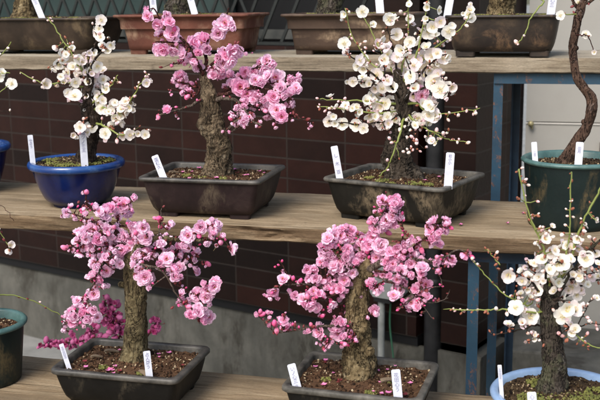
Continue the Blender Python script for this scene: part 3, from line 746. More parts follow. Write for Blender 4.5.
class Tree:
    def __init__(s, root, Y0, sp, budk, autobud, seed):
        s.root = root; s.o = root.matrix_world.translation.copy() if False else Vector(root.location); s.Y0 = Y0
        s.br = []; s.items = []; s.sp = sp; s.budk = budk; s.autobud = autobud; s.rng = random.Random(seed)
        s.calm = {}
    def pt(s, x, y, d): return ony(x, y, s.Y0+d)
    def trunk(s, pts, m, nz=.16, seg=52, bulges=(), roots=(), knots=()):
        P = catmull([(x, y, dd, r) for x, y, r, dd in pts], 18); V = [s.pt(x, y, dd) for x, y, dd, r in P]; R = [max(.0015, r*pxm(v)) for (x, y, dd, r), v in zip(P, V)]
        mb = MB(); mb.tube(V, R, seg, 0, nz, (46, 46, 30), seedv=s.rng.random()*9)
        for (x, y, dd, r, L, ax, ay) in knots:           # stubs and cut knobs
            a = s.pt(x, y, dd); q = pxm(a); b = a+Vector((ax, 0, -ay)).normalized()*L*q
            b.y -= .004
            mb.tube([a, a.lerp(b, .5), a.lerp(b, .85), b], [r*q, r*q*.98, r*q*.9, r*q*.6], 14, 0, .2, (60, 60, 60))
        for (a_, L, r) in roots:                         # surface roots
            b0 = V[0]; dv = Vector((math.cos(a_), math.sin(a_), 0)); q = []
            for k in range(7):
                t = k/6; q.append(b0 + dv*(R[0]*.3+L*t) + Vector((0, 0, .016*(1-t)**2-.006*t)))
            mb.tube(q, [r*(1-.6*k/6) for k in range(7)], 10, 0, .25, (60, 60, 60))
        o = mb.build('trunk', m, s.root, at=s.o); s.trunk_o = o
        s.V = V; s.R = R
        return o
    def branch(s, pts, m, r0, r1, register=True, nz=.12):
        P = catmull([(x, y, dd) for x, y, dd in pts], 5); V = [s.pt(*p) for p in P]; n = len(V)
        q = pxm(V[0]); R = [(r1+(r0-r1)*(1-i/(n-1))**1.5)*q for i in range(n)]
        jit = .35*q
        for i in range(1, n-1): V[i] = V[i]+Vector((s.rng.gauss(0, jit), s.rng.gauss(0, jit*2), s.rng.gauss(0, jit)))
        mb = MB(); mb.tube(V, R, 8 if r0 > 1 else 6, 0, nz, (90, 90, 90))
        s.br.append([V, [topx(v) for v in V], mb, m]); return len(s.br)-1
    def add(s, ox, oy, sc, items, off=(0, 0)):
        for it in items:
            x, y = it[0], it[1]; sz = it[2] if len(it) > 2 else 38; k = it[3] if len(it) > 3 else ''
            s.items.append((ox+x/sc, oy+y/sc, sz/sc, k))
    def cloud(s, cx, cy, rx, ry, n, lo, hi, k=''):
        for _ in range(n):
            a, q = s.rng.uniform(0, 2*PI), math.sqrt(s.rng.random())
            s.items.append((cx+rx*q*math.cos(a), cy+ry*q*math.sin(a), s.rng.uniform(lo, hi), s.rng.choice((k, k, 'F', 'b'))))
    def finish(s, dj=(-.022, .016), rand_buds=40, szmul=1.16, fill=0, twigs=0):
        rng = s.rng; blossoms = []; buds = []
        items = list(s.items)
        for (x, y, sz, k) in s.items:
            if 'p' in k or 't' in k or ('b' in k and s.sp[0] != 'pink'): continue
            n_ = int(fill) + (1 if rng.random() < fill-int(fill) else 0)
            for _ in range(n_):
                a = rng.uniform(0, 2*PI); q = max(sz, 5)*rng.uniform(.3, .85)
                if s.sp[0] == 'pink': items.append((x+q*math.cos(a), y+q*math.sin(a), min(12, sz*rng.uniform(.5, 1.0)), rng.choice(('q', 'q', 'q', 'b'))))
                else: items.append((x+q*.8*math.cos(a), y+q*.8*math.sin(a), sz*rng.uniform(.5, .9), rng.choice(('q', 'q', 'b'))))
        for (x, y, sz, k) in items:
            best = None
            for bi, (V, PX, mb, m) in enumerate(s.br):
                for vi, (a, b) in enumerate(PX):
                    dd = (a-x)**2+(b-y)**2
                    if best is None or dd < best[0]: best = (dd, bi, vi)
            _, bi, vi = best; V = s.br[bi][0][vi]
            dpx = math.sqrt(best[0])
            depth = V.y + rng.uniform(*dj)*min(1.6, .35+dpx/10) + (rng.uniform(.004, .03) if k == 'q' else 0)
            C = ony(x, y, depth); q = pxm(C)
            if s.sp[0] == 'pink' and sz > 11.5 and 'b' not in k: sz = 11.5+(sz-11.5)*.6
            size = sz*q*szmul
            tc = (Vector((0, 0, H))-C).normalized()
            outw = (C-V); outw = outw.normalized() if outw.length > 1e-5 else Vector((0, 0, 1))
            rv = Vector((rng.gauss(0, 1), rng.gauss(0, 1), rng.gauss(0, 1))).normalized()
            isb = 'b' in k
            if 'F' in k: dr = tc*1.6+rv*.35
            elif 'u' in k: dr = Vector((0, -.2, 1))+rv*.4
            elif 't' in k: dr = outw*1.0+rv*.5+Vector((0, 0, .3))
            elif isb: dr = outw*1.0+rv*.6+Vector((0, 0, .25))
            else: dr = tc*.75+outw*.6+rv*.75+Vector((0, 0, .1))
            dr.normalize()
            if isb and sz > 6.4 and 'r' not in k and s.sp[0] == 'pink': kind = 'ball'; size *= .95
            elif isb and sz > 6.2 and s.sp[0] == 'white' and 'r' not in k and 'g' not in k: kind = 'cup'
            elif isb: kind = s.budk[1] if 'r' in k else ('budgreen' if 'g' in k else s.budk[0])
            elif 'p' in k: kind = 'pinkopen'
            elif 'F' in k: kind = s.sp[1]
            elif sz < 8.5 and s.sp[0] == 'pink': kind = 'ball'
            else: kind = s.sp[0] if rng.random() < .8 else (s.sp[2] if len(s.sp) > 2 else s.sp[0])
            me = rng.choice(FL[kind])
            off = -.12 if not isb else .35
            base = C - dr*size*(.15 if not isb else .75)
            if isb: size *= (.62 if 'r' in k else .82)
            if isb: loc = C - dr*size*.35; base = loc - dr*size*.38
            else: loc = C - dr*size*.14; base = loc - dr*size*.10
            sc = size*(1.05 if not isb else 1.0)
            (buds if isb else blossoms).append((size, me, loc, dr, rng.uniform(0, 2*PI), sc))
            # stalk from the branch
            mb = s.br[bi][2]; L = (base-V).length
            if L > .003:
                mid = V.lerp(base, .5)+rv*L*.10; r1_ = .0006; r0_ = .0007+min(.0012, L*.02)
                mb.tube([V, mid, base], [r0_, (r0_+r1_)/2, r1_], 5, 0, 0, cap=False)
                if s.autobud and L > .010:
                    for _ in range(rng.choice((0, 1, 1, 2))):
                        t = rng.uniform(.3, .95); p = V.lerp(base, t); d2 = Vector((rng.gauss(0, 1), rng.gauss(0, 1), rng.gauss(0, 1)+.3)).normalized()
                        z = rng.uniform(.003, .0062); buds.append((z*.5, rng.choice(FL[rng.choice(s.autobud)]), p+d2*z*.5, d2, 0, z))
        for _ in range(rand_buds):
            b = rng.choice(s.br); i = rng.randrange(len(b[0])//4, len(b[0])); V = b[0][i]
            d2 = Vector((rng.gauss(0, 1), rng.gauss(0, 1), rng.gauss(0, 1)+.3)).normalized(); z = rng.uniform(.0026, .006)
            buds.append((z*.5, rng.choice(FL[rng.choice(s.autobud or ['budred'])]), V+d2*z*.7, d2, 0, z))
        for _ in range(twigs):
            b = rng.choice(s.br); V_ = b[0]; i = rng.randrange(len(V_)//3, len(V_)); p = V_[i]
            ax = (V_[min(i+1, len(V_)-1)]-V_[i-1]).normalized()
            d2 = (ax*.7+Vector((rng.gauss(0, 1), rng.gauss(0, 1), rng.gauss(0, 1)+.5)).normalized()).normalized(); L = rng.uniform(.012, .034)
            q1 = p+d2*L*.5+Vector((rng.gauss(0, .001), rng.gauss(0, .001), .001)); q2 = p+d2*L
            b[2].tube([p, q1, q2], [.0010, .0008, .0004], 5, 0, 0)
            for c_ in (q1, q2):
                if rng.random() < .7: z = rng.uniform(.003, .0065); d3 = (d2+Vector((rng.gauss(0, .6), rng.gauss(0, .6), rng.gauss(0, .6)))).normalized(); buds.append((z*.5, rng.choice(FL[rng.choice(s.autobud or ['budred'])]), c_+d3*z*.4, d3, 0, z))
        for V, PX, mb, m in s.br: mb.build('branch', m, s.root, at=s.o)
        for name, lst in (('blossom', blossoms), ('bud', buds)):
            lst.sort(key=lambda t: -t[0]); rest = None
            for i, (sz, me, loc, dr, ro, sc) in enumerate(lst):
                Mx = Matrix.Translation(loc-s.o) @ dr.to_track_quat('Z', 'Y').to_matrix().to_4x4() @ Matrix.Rotation(ro, 4, 'Z') @ Matrix.Scale(sc, 4)
                if i < 100:
                    o = bpy.data.objects.new(name, me); COL.objects.link(o); o.parent = s.root; o.matrix_local = Mx
                else:
                    if rest is None: rest = bmesh.new(); rm = []; 
                    t = me.copy(); t.transform(Mx)
                    idx = []
                    for mt in t.materials:
                        if mt not in rm: rm.append(mt)
                        idx.append(rm.index(mt))
                    for p in t.polygons: p.material_index = idx[p.material_index]
                    rest.from_mesh(t); bpy.data.meshes.remove(t)
            if rest:
                me = bpy.data.meshes.new(name+'s'); rest.to_mesh(me); rest.free()
                o = link(name+'s', me, rm, s.root); o['kind'] = 'stuff'

# ------------------------------------------------------------------ the trees
GT = 'flowering plum bonsai in pots'
# --- A: pink tree on the middle shelf
def pot_root(label, c, zs, ang, cat='bonsai', group=GT, name='potted_bonsai'):
    return thing(name, label, cat, Vector((c[0], c[1], zs+H)), group)
def potgrp(root, ang):
    """the pot parts are modelled around the origin; turn them about the vertical"""
    R = Matrix.Rotation(math.radians(ang), 4, 'Z')
    for o in list(root.children): o.data.transform(R) if o.type == 'MESH' else None
    for o in list(root.children):
        for c in o.children: c.data.transform(R)

# ---- A
rA = pot_root('pink plum with thick knobbly trunk in the rectangular purple brown pot on the middle shelf', (-.718, 1.983), -.44, 0)
rect_pot(rA, .262, .212, .085, M_pot_A, M_rim_dark, taper=.84, rim=.007, corner=.012)
moss(rA, ((-.02, -.03, 1.2), (.03, -.035, .9), (-.055, -.02, .8)), .075)
chips(rA, ((-.09, .0, .03, .4), (-.07, -.045, .02, 1.2)), .076)
potgrp(rA, .9)
A = Tree(rA, 1.985, ('pink', 'pinkopen', 'ball'), ('budpink', 'budred'), ('budpink', 'budred', 'budred'), 3)
A.trunk([(218, 182, 21, 0), (218, 176, 17, 0), (217, 165, 14, 0), (218, 150, 13, 0), (216, 136, 13, 0), (212, 126, 14, 0), (211, 118, 13, 0), (211, 108, 11, 0), (210, 97, 9, .0), (207, 84, 6, .0), (203, 72, 4, 0)], M_barkA, .22,
        roots=((3.6, .035, .010), (5.0, .03, .009), (5.9, .05, .010), (.3, .04, .009), (2.4, .03, .009)), knots=((205, 124, -.005, 7.5, 7, -1, .1), (216, 120, .005, 6, 7, .6, .6)))
DK = M_twigd
A.branch([(205, 80, 0), (201, 70, -.01), (195, 58, -.02), (190, 48, -.025), (178, 43, -.03), (155, 42, -.035)], DK, 2.4, 1.0)
A.branch([(190, 48, -.025), (180, 38, -.03), (170, 34, -.035), (163, 22, -.04), (153, 8, -.045)], DK, 1.6, .7)
A.branch([(193, 52, 0), (193, 58, .02), (183, 62, .03), (170, 64, .03)], DK, 1.4, .7)
A.branch([(204, 76, 0), (206, 62, .01), (205, 45, .02), (215, 32, .02), (225, 18, .02), (229, 8, .01)], DK, 2.4, .7)
A.branch([(206, 70, 0), (216, 60, -.02), (226, 50, -.03), (238, 45, -.03)], DK, 1.7, .7)
A.branch([(212, 96, 0), (224, 92, .01), (235, 84, .02), (245, 72, .02), (255, 68, .01)], DK, 2.4, .8)
A.branch([(213, 100, 0), (226, 98, -.015), (240, 103, -.03), (250, 118, -.045), (262, 126, -.05)], M_twig, 3, .9)
A.branch([(213, 96, 0), (235, 92, -.02), (255, 88, -.03), (275, 92, -.035), (292, 100, -.03)], DK, 2.4, .8)
A.branch([(255, 88, -.03), (268, 84, -.02), (280, 82, -.01), (294, 80, 0)], DK, 1.3, .6)
A.branch([(275, 96, -.03), (284, 110, -.03), (296, 117, -.03), (312, 122, -.03)], DK, 1.2, .5)
A.branch([(240, 103, -.03), (256, 108, -.03), (270, 113, -.035), (278, 122, -.04)], DK, 1.2, .5)
A.branch([(208, 100, 0), (199, 101, -.02), (190, 106, -.03), (180, 109, -.03), (168, 113, -.03), (157, 117, -.03)], M_twig, 2.2, .8)
A.branch([(206, 92, 0), (198, 86, .02), (188, 84, .03), (178, 82, .03), (170, 78, .03)], DK, 1.6, .6)
A.branch([(200, 88, 0), (195, 96, -.01), (184, 92, -.02), (170, 88, -.02)], DK, 1.1, .5)
A.add(130, 0, 3, [(52,49,34),(110,48,32),(82,75,32),(88,100,34),(118,65,34),(127,100,50,'F'),(112,82,30),(285,68,54,'F'),(265,100,46),(272,85,40),(225,115,54),(210,128,66,'F'),(195,130,44),(232,148,46),(100,150,46),(85,150,38),(130,152,38),(160,160,42),(150,185,26,'b'),(125,197,14,'b'),
 (195,185,42),(205,200,36),(180,172,34),(310,155,56),(326,155,40),(290,165,46),(280,190,50),(265,205,42),(245,208,32),(302,188,42),(250,225,34),(150,225,38),(128,245,32),(160,250,34),(178,272,30),(155,275,28),(125,285,20,'b'),(112,330,30),(85,351,18,'b'),(139,349,20,'b'),(188,250,24,'b'),
 (300,230,52),(330,260,60,'F'),(310,252,48),(345,215,34),(370,215,42),(375,240,38),(350,280,38),(392,250,42),(425,190,44),(437,232,60,'F'),(405,245,38),(450,262,42),(480,235,42),(500,245,36),(482,275,46),(430,290,46),(458,285,42),(497,265,36),(440,330,52,'F'),(415,325,40),(465,320,36),(455,350,36),
 (430,373,22,'b'),(490,338,14,'br'),(488,362,20,'b'),(400,300,34),(350,305,32),(320,320,34),(345,315,32),(330,335,22,'b'),(362,345,40),(353,357,36),(340,367,30),(340,381,22,'b'),(378,378,24,'b'),(305,372,22,'b'),(275,395,20,'b'),(296,395,20,'b'),(535,358,18,'br'),(543,378,20,'b'),
 (385,285,30),(370,300,26),(415,350,30),(190,290,12,'br'),(200,250,12,'br'),(210,300,12,'br'),(235,200,12,'br'),(375,310,12,'br'),(185,275,12,'br'),(410,225,30),(265,175,30),(205,160,34),(75,128,10,'br')])
A.finish(rand_buds=70, szmul=1.18, fill=1.1, twigs=14)

# ---- W2: white tree, right of the middle shelf
rW2 = pot_root('many stemmed white plum with one pink flower, in the lime stained rectangular pot', (-.319, 2.010), -.44, 0)
rect_pot(rW2, .270, .215, .085, M_pot_W2, M_rim, taper=.86, rim=.007, corner=.014)
moss(rW2, ((-.03, -.04, 1.2), (.04, -.035, 1.5), (-.07, -.02, .9), (.07, -.03, .8), (.0, -.06, .9)), .075)
potgrp(rW2, -17.4)
W2 = Tree(rW2, 2.02, ('white', 'whiteopen', 'blush'), ('budcream', 'budrusset'), ('budcream', 'budrusset', 'budcream'), 11)
W2.trunk([(401, 184, 26, 0), (401, 177, 19, 0), (399, 168, 15, 0), (397, 156, 13, 0), (398, 142, 12, 0), (401, 128, 11, 0), (403, 114, 10, 0), (402, 100, 8, 0), (399, 86, 6, 0), (397, 70, 4, 0)], M_barkD, .24,
         roots=((3.5, .05, .012), (4.6, .045, .012), (5.6, .055, .013), (.2, .05, .010), (2.6, .03, .009)))
G, DB = M_shoot, M_barkD
W2.trunk_o.data.materials[0] = bark('grey brown aged bark', (.03, .022, .017), (.085, .066, .05), (.17, .14, .11))
for pts, m, r0, r1 in (
 ([(400, 92, 0), (392, 80, .01), (382, 72, .02), (368, 60, .03), (352, 35, .03), (345, 8, .03)], G, 1.6, .6),
 ([(395, 75, 0), (386, 60, .02), (378, 45, .03), (368, 25, .03), (362, 14, .03)], G, 1.4, .6),
 ([(402, 96, 0), (385, 84, -.02), (372, 73, -.03), (358, 62, -.04), (345, 50, -.045)], DB, 2.0, .7),
 ([(402, 104, 0), (385, 103, -.02), (362, 101, -.04), (340, 100, -.05), (320, 99, -.06)], G, 1.8, .6),
 ([(402, 110, 0), (385, 113, -.03), (366, 112, -.05), (344, 109, -.06), (317, 106, -.07)], G, 1.8, .6),
 ([(402, 116, 0), (385, 121, -.03), (365, 124, -.045), (345, 123, -.05), (329, 121, -.05)], DB, 1.8, .7),
 ([(400, 92, 0), (386, 88, .02), (372, 84, .03), (355, 81, .03)], DB, 1.6, .7),
 ([(399, 80, 0), (403, 62, .01), (408, 42, .01), (408, 20, .01), (408, 0, .01)], G, 1.5, .6),
 ([(399, 78, 0), (395, 60, .0), (392, 45, -.01), (388, 30, -.01), (389, 18, -.01)], DB, 1.6, .6),
 ([(402, 82, 0), (412, 66, .0), (418, 48, .0), (423, 25, .0), (427, 5, .0), (429, -4, 0)], G, 1.6, .6),
 ([(403, 84, 0), (418, 66, .02), (432, 50, .02), (448, 38, .02), (463, 26, .02), (470, 14, .02)], G, 1.6, .7),
 ([(404, 90, 0), (418, 76, -.02), (430, 64, -.03), (440, 56, -.03), (447, 54, -.03)], DB, 2.0, .7),
 ([(404, 98, 0), (420, 90, -.02), (436, 84, -.03), (452, 86, -.03)], DB, 2.0, .8),
 ([(405, 104, 0), (418, 104, -.03), (426, 112, -.04), (436, 114, -.04), (458, 112, -.04), (480, 108, -.05)], G, 1.7, .5),
 ([(405, 112, 0), (416, 122, -.03), (432, 132, -.04), (446, 139, -.04), (458, 141, -.04), (469, 142, -.04)], G, 1.5, .5),
 ([(404, 116, 0), (402, 126, -.04), (398, 140, -.06), (392, 156, -.065), (387, 168, -.06), (379, 176, -.06)], G, 1.7, .8),
 ([(405, 114, 0), (412, 126, -.04), (414, 140, -.05), (412, 150, -.05)], DB, 1.4, .5),
 ([(402, 100, 0), (394, 90, -.04), (386, 80, -.05), (384, 66, -.05), (382, 50, -.05)], DB, 1.8, .7),
 ([(403, 104, 0), (410, 92, -.05), (412, 78, -.06), (408, 64, -.06), (402, 50, -.06)], DB, 1.8, .7),
 ([(402, 102, 0), (390, 100, .03), (378, 95, .05), (368, 90, .06)], DB, 1.8, .7),
 ([(403, 112, 0), (394, 118, -.04), (386, 126, -.05), (381, 130, -.05)], DB, 1.4, .5)):
    W2.branch(pts, m, r0*.85, r1*.8)
W2.add(300, 0, 3, [(187,35,36,'F'),(132,42,26),(130,54,24,'t'),(132,130,38,'F'),(138,157,28,'t'),(220,72,22),(268,58,42),(270,45,30),(302,35,18,'b'),(330,55,26,'F'),(327,12,20),(382,22,30),(375,10,12,'b'),(418,30,28,'t'),(378,57,28),(397,80,40),(420,65,40),(385,95,45,'F'),(405,102,30),(445,95,40,'F'),(430,135,26,'b'),(510,30,36),(512,52,36),(500,77,16,'b'),(505,42,30),
 (290,103,38,'F'),(245,125,42),(235,132,36),(260,140,40),(330,125,36,'F'),(320,138,30),(355,125,34),(378,140,38),(265,165,42),(272,187,46),(252,178,34),(300,150,38),(292,170,38),(340,195,42),(365,170,42),(380,155,36),(395,165,44,'F'),(430,175,38),(412,160,36),(441,170,30),(410,195,26),(430,220,16,'b'),(437,235,14,'b'),
 (180,180,34),(190,206,38),(172,198,30),(158,245,30,'F'),(195,245,38,'F'),(208,252,30),(230,223,40,'F'),(250,205,22),(262,240,34),(245,265,38),(225,266,32),(275,260,36,'F'),(270,240,30),(300,220,38),(290,215,30),(330,230,42),(350,235,44),(370,225,38),(325,250,34),(310,245,30),(345,265,34),(400,245,52,'F'),(420,270,54),(456,262,38),(432,262,40),(405,285,42),(360,265,26,'p'),(365,287,46,'p'),(378,272,30,'p'),
 (320,295,36),(340,290,34),(300,285,34),(90,288,28,'t'),(88,325,14,'b'),(75,333,12,'b'),(135,295,14,'b'),(110,320,26),(135,315,28),(157,325,24),(172,322,30),(178,335,24),(200,300,34),(215,310,34),(232,290,38),(242,285,30),(215,290,42),(225,345,34),(255,310,42),(270,300,34),(240,320,36),(207,350,32),(85,365,32,'F'),(100,350,24),(127,372,38,'F'),(168,375,38,'F'),(190,385,32,'F'),(215,365,34),(225,350,30),(240,355,38),(265,370,30),(285,360,28),
 (395,325,44),(385,315,34),(400,345,48),(370,310,32),(380,340,34),(355,355,38),(365,375,42),(340,340,26),(330,360,26),(415,350,14,'b'),(475,345,14,'b'),(448,338,12,'b'),(527,340,16,'b'),(500,333,12,'b'),
 (345,100,20,'b'),(330,160,16,'b'),(310,190,16,'b'),(250,95,14,'b'),(195,125,14,'b'),(450,120,14,'b')])
W2.add(300, 100, 3, [(385,45,42),(400,50,38),(395,25,30),(345,50,28,'b'),(320,60,18,'b'),(330,90,20,'b'),(320,112,24,'b'),(350,130,18,'b'),(375,110,20,'b'),(395,122,28),(380,140,20,'b'),(310,155,14,'b'),(326,158,16,'b'),(262,180,14,'b'),(245,72,36,'F'),(285,62,38),(262,50,30),(415,115,22,'b'),(430,100,18,'b'),(445,60,14,'b'),(410,90,18,'b'),(505,128,16,'b'),(472,127,12,'b'),(475,47,14,'b'),(500,33,14,'b'),(525,40,14,'b'),
 (283,42,30),(300,72,24,'b'),(315,80,22,'b'),(300,90,18,'b'),(272,98,20,'b'),(268,115,16,'b'),(275,128,14,'b'),(345,75,26),(360,90,22,'b'),(290,55,24,'b'),(350,120,14,'b'),(335,110,16,'b')])
W2.finish(rand_buds=170, szmul=1.0, fill=1.15, twigs=16)

# ---- W1: white tree in the cobalt pot
rW1 = pot_root('white plum with dark trunk in the round cobalt blue pot on the middle shelf', (-1.038, 1.990), -.44, 0)
round_pot(rW1, .104, .098, .060, M_cobalt, M_cobalt_rim, rim=.012, rimh=.016, belly=.55, soil=M_soil2, foot=.004, soil_drop=.006)
moss(rW1, ((-.03, -.03, 1.6), (.02, -.04, 1.6), (.05, -.02, 1.2), (-.06, .0, 1.3), (.06, .02, 1.2), (0, -.06, 1.2)), .094, .016, 40)
W1 = Tree(rW1, 1.985, ('white', 'whiteopen', 'blush'), ('budcream', 'budrusset'), ('budcream', 'budrusset'), 21)
W1.trunk([(84, 174, 12, 0), (85, 166, 11, 0), (86, 155, 9.5, 0), (90, 142, 8.5, 0), (93, 130, 8, 0), (92, 118, 8.5, 0), (88, 106, 8, 0), (86, 95, 6.5, 0), (89, 84, 5.5, 0), (89, 74, 4.5, 0), (86, 64, 3, 0)], M_barkD, .22,
         roots=((3.7, .03, .007), (5.2, .025, .007), (.1, .03, .007)), knots=((90, 108, -.003, 4, 6, 1, .5),))
for pts, m, r0, r1 in (
 ([(88, 76, 0), (80, 68, -.01), (76, 60, -.02), (66, 45, -.03), (55, 28, -.03), (48, 17, -.03)], G, 1.8, .6),
 ([(88, 70, 0), (90, 56, .01), (96, 44, .01), (99, 30, .01), (101, 20, .01)], DB, 2.0, .7),
 ([(89, 70, 0), (96, 58, -.01), (104, 48, -.02), (110, 42, -.02), (109, 36, -.02)], DB, 1.6, .6),
 ([(86, 88, 0), (74, 84, -.02), (64, 82, -.03), (50, 83, -.04), (34, 80, -.05), (20, 72, -.05)], G, 1.7, .6),
 ([(86, 80, 0), (74, 72, .02), (66, 66, .03), (58, 62, .03)], DB, 1.6, .6),
 ([(92, 104, 0), (100, 96, -.02), (106, 90, -.03), (112, 84, -.03), (118, 75, -.03)], G, 1.5, .5),
 ([(93, 110, 0), (104, 108, -.03), (114, 116, -.04), (124, 108, -.04), (132, 98, -.045), (140, 85, -.05), (147, 74, -.05)], G, 1.9, .6),
 ([(94, 122, 0), (104, 126, -.03), (118, 134, -.04), (132, 134, -.045), (149, 130, -.05)], G, 1.7, .6),
 ([(90, 116, 0), (84, 122, -.05), (80, 128, -.06), (72, 133, -.06)], DB, 1.5, .6),
 ([(88, 96, 0), (80, 98, -.03), (72, 98, -.04)], DB, 1.6, .7),
 ([(90, 100, 0), (98, 92, .02), (104, 86, .03), (98, 78, .04)], DB, 1.6, .6)):
    W1.branch(pts, m, r0*.85, r1*.8)
W1.add(0, 0, 3.64, [(368,72,38,'F'),(360,105,34),(365,135,36),(352,125,28),(395,137,24,'b'),(402,165,34),(392,182,30),(372,165,30,'t'),(205,172,34,'t'),(225,190,30,'t'),(240,205,30,'t'),(215,235,38,'F'),(265,243,40),(250,265,38),(262,175,28),(265,155,12,'b'),(285,215,38),(300,225,32),(320,212,38),(340,190,30),(345,225,34),(355,242,42),(330,255,16,'b'),
 (290,275,38),(275,300,38),(350,285,46),(375,290,38),(345,265,36),(265,318,26),(232,300,34,'t'),(165,305,52),(125,295,16,'bg'),(207,312,22,'bg'),(272,348,52),(290,365,26,'p'),(325,335,46),(300,335,34),(370,320,40),(385,325,34),(360,375,38),(355,355,30),(430,300,14,'b'),(535,297,26),(530,278,14,'b'),(500,315,12,'b'),(490,350,14,'b'),(455,378,34),(440,395,34),(325,192,26),(310,240,30)])
W1.add(50, 60, 4, [(205,195,42),(245,190,42),(240,215,42),(225,208,36),(280,220,42),(300,207,42),(316,190,38),(300,165,34),(260,235,42),(282,255,44),(245,262,40),(120,270,44),(165,268,48,'F'),(112,264,34),(150,290,36),(92,300,32),(220,293,44,'F'),(208,233,14,'b'),(290,305,34),(320,300,42),(318,283,20,'b'),(350,295,28),(380,298,38),(395,280,12,'b'),(268,325,22,'b'),(385,92,36),(390,68,20,'b'),(342,143,14,'b'),(360,110,12,'b'),(280,90,14,'b'),(210,160,38),(198,172,34),(290,190,34),(325,175,24),(355,90,12,'b'),(135,235,20,'b')])
W1.cloud(84, 88, 17, 22, 20, 6, 9.5); W1.cloud(66, 66, 14, 14, 8, 6, 9); W1.cloud(112, 112, 16, 14, 10, 6, 9)
W1.finish(rand_buds=80, szmul=1.04, fill=1.0, twigs=10)

# ---- B: pink tree, left of the lowest shelf
rB = pot_root('pink plum with smooth olive trunk in the charcoal training pot on the lowest shelf', (-.771, 1.655), -.73, 0)
rect_pot(rB, .251, .186, .075, M_pot_B, M_rim_dark, taper=.86, rim=.006, rimh=.010, corner=.014)
moss(rB, ((.04, -.05, .8), (-.04, -.04, .8)), .065)
chips(rB, ((-.075, .005, .032, .3), (.045, -.055, .036, -.7), (-.06, .04, .04, .2)), .066)
potgrp(rB, .4)
B = Tree(rB, 1.665, ('pink', 'pinkopen', 'ball'), ('budpink', 'budred'), ('budpink', 'budred', 'budred'), 31)
B.trunk([(134, 374, 19, 0), (134, 366, 16, 0), (134.5, 355, 13, 0), (135, 340, 12, 0), (136, 322, 11.5, 0), (136, 305, 11.5, 0), (136, 290, 11.5, 0), (135, 276, 11, 0), (133, 264, 10, 0), (131, 256, 8.5, 0), (129, 250, 6, 0), (124, 242, 3, 0)], M_barkB, .16,
        roots=((3.8, .03, .007), (4.4, .035, .008), (5.3, .03, .007), (.2, .03, .008), (2.9, .03, .007)), knots=((126, 285, 0, 3.5, 7, -1, -.2), (136, 256, -.01, 5, 9, .5, -1)))
for pts, m, r0, r1 in (
 ([(129, 250, 0), (118, 237, -.01), (108, 224, -.02), (99, 214, -.03), (90, 207, -.035), (86, 199, -.04), (86, 190, -.04)], DK, 6, .7),
 ([(112, 229, -.015), (104, 232, -.03), (92, 236, -.04), (80, 243, -.05), (70, 247, -.05)], DK, 1.6, .6),
 ([(106, 222, -.02), (94, 222, -.01), (84, 218, .0), (74, 214, .0), (66, 212, .0)], DK, 1.5, .6),
 ([(122, 240, 0), (118, 226, .01), (119, 214, .02), (124, 206, .02), (134, 200, .02)], DK, 2.0, .7),
 ([(131, 258, 0), (140, 246, -.01), (153, 239, -.02), (168, 238.5, -.02), (184, 240, -.02), (199, 240, -.02), (214, 238, -.02), (226, 242, -.02)], M_barkB, 6, .7),
 ([(158, 237.5, -.02), (160, 226, -.02), (162, 208, -.02)], M_twig, 1.3, .5),
 ([(190, 240, -.02), (198, 232, -.02), (206, 226, -.02), (214, 226, -.02)], DK, 1.3, .6),
 ([(128, 250, 0), (116, 248, -.03), (108, 258, -.045), (102, 266, -.05), (96, 278, -.05), (88, 294, -.05), (80, 308, -.05), (72, 320, -.05), (62, 326, -.05)], M_twig, 2.0, .7),
 ([(88, 296, -.05), (82, 300, -.05), (76, 304, -.05)], DK, 1, .5),
 ([(130, 256, 0), (136, 262, -.04), (146, 266, -.05), (158, 268, -.05), (168, 278, -.05), (176, 294, -.05), (186, 306, -.05)], M_twig, 2.0, .7),
 ([(170, 281, -.05), (182, 288, -.05), (194, 294, -.05), (206, 290, -.05)], DK, 1.4, .6),
 ([(140, 246, 0), (156, 250, .01), (170, 252, .02), (186, 258, .02), (200, 262, .02)], DK, 1.8, .6),
 ([(132, 252, 0), (142, 252, -.04), (154, 258, -.05), (166, 262, -.05)], DK, 1.8, .7),
 ([(124, 244, 0), (112, 246, .02), (100, 250, .03), (92, 254, .03)], DK, 1.6, .6)):
    B.branch(pts, m, r0*.9, r1*.9)
B.add(55, 185, 5.33, [(168,37,34,'b'),(62,148,46),(100,167,40,'b'),(150,120,34),(165,155,44),(150,190,44),(180,110,32),(215,125,42),(235,140,50),(260,168,56),(290,125,70),(365,105,80,'F'),(420,70,56),(395,155,55),(335,168,46),(330,130,32),(205,215,42),(230,230,40),(185,190,34),(155,240,60),(125,270,52),(120,300,52),(165,290,48),(160,262,44),(200,290,46),(215,260,42),(250,285,46),(275,235,52),(300,230,42),(330,220,46),(350,275,52),(385,300,52),(410,215,56),(440,245,76),(470,228,66),(480,282,68,'F'),(495,335,58),
 (65,330,38,'b'),(100,345,36,'b'),(130,370,50),(215,380,38),(270,345,46),(290,335,54),(270,380,46),(250,310,34),(320,310,40),(245,200,40),(182,330,40),(205,345,40),(305,270,36),(340,240,34)])
B.add(140, 195, 4.71, [(142,138,48),(90,110,30,'b'),(95,150,26,'b'),(20,150,58),(30,200,64,'F'),(35,250,52),(85,235,46),(125,300,70,'F'),(90,320,50),(185,245,52),(230,240,66),(225,190,70,'F'),(205,215,60),(285,150,66),(275,165,52),(320,145,50),(355,155,60),(345,185,60),(310,225,46),(335,200,46),(380,224,30,'b'),(435,250,62,'t'),(268,270,42),(190,290,32),(255,305,40),(265,355,46),(320,325,30,'b'),(160,350,60),(185,340,50),(165,385,52),(35,365,30,'b'),(10,385,40),(130,262,42),(150,250,34),(210,310,34),(240,330,30),(110,265,30)])
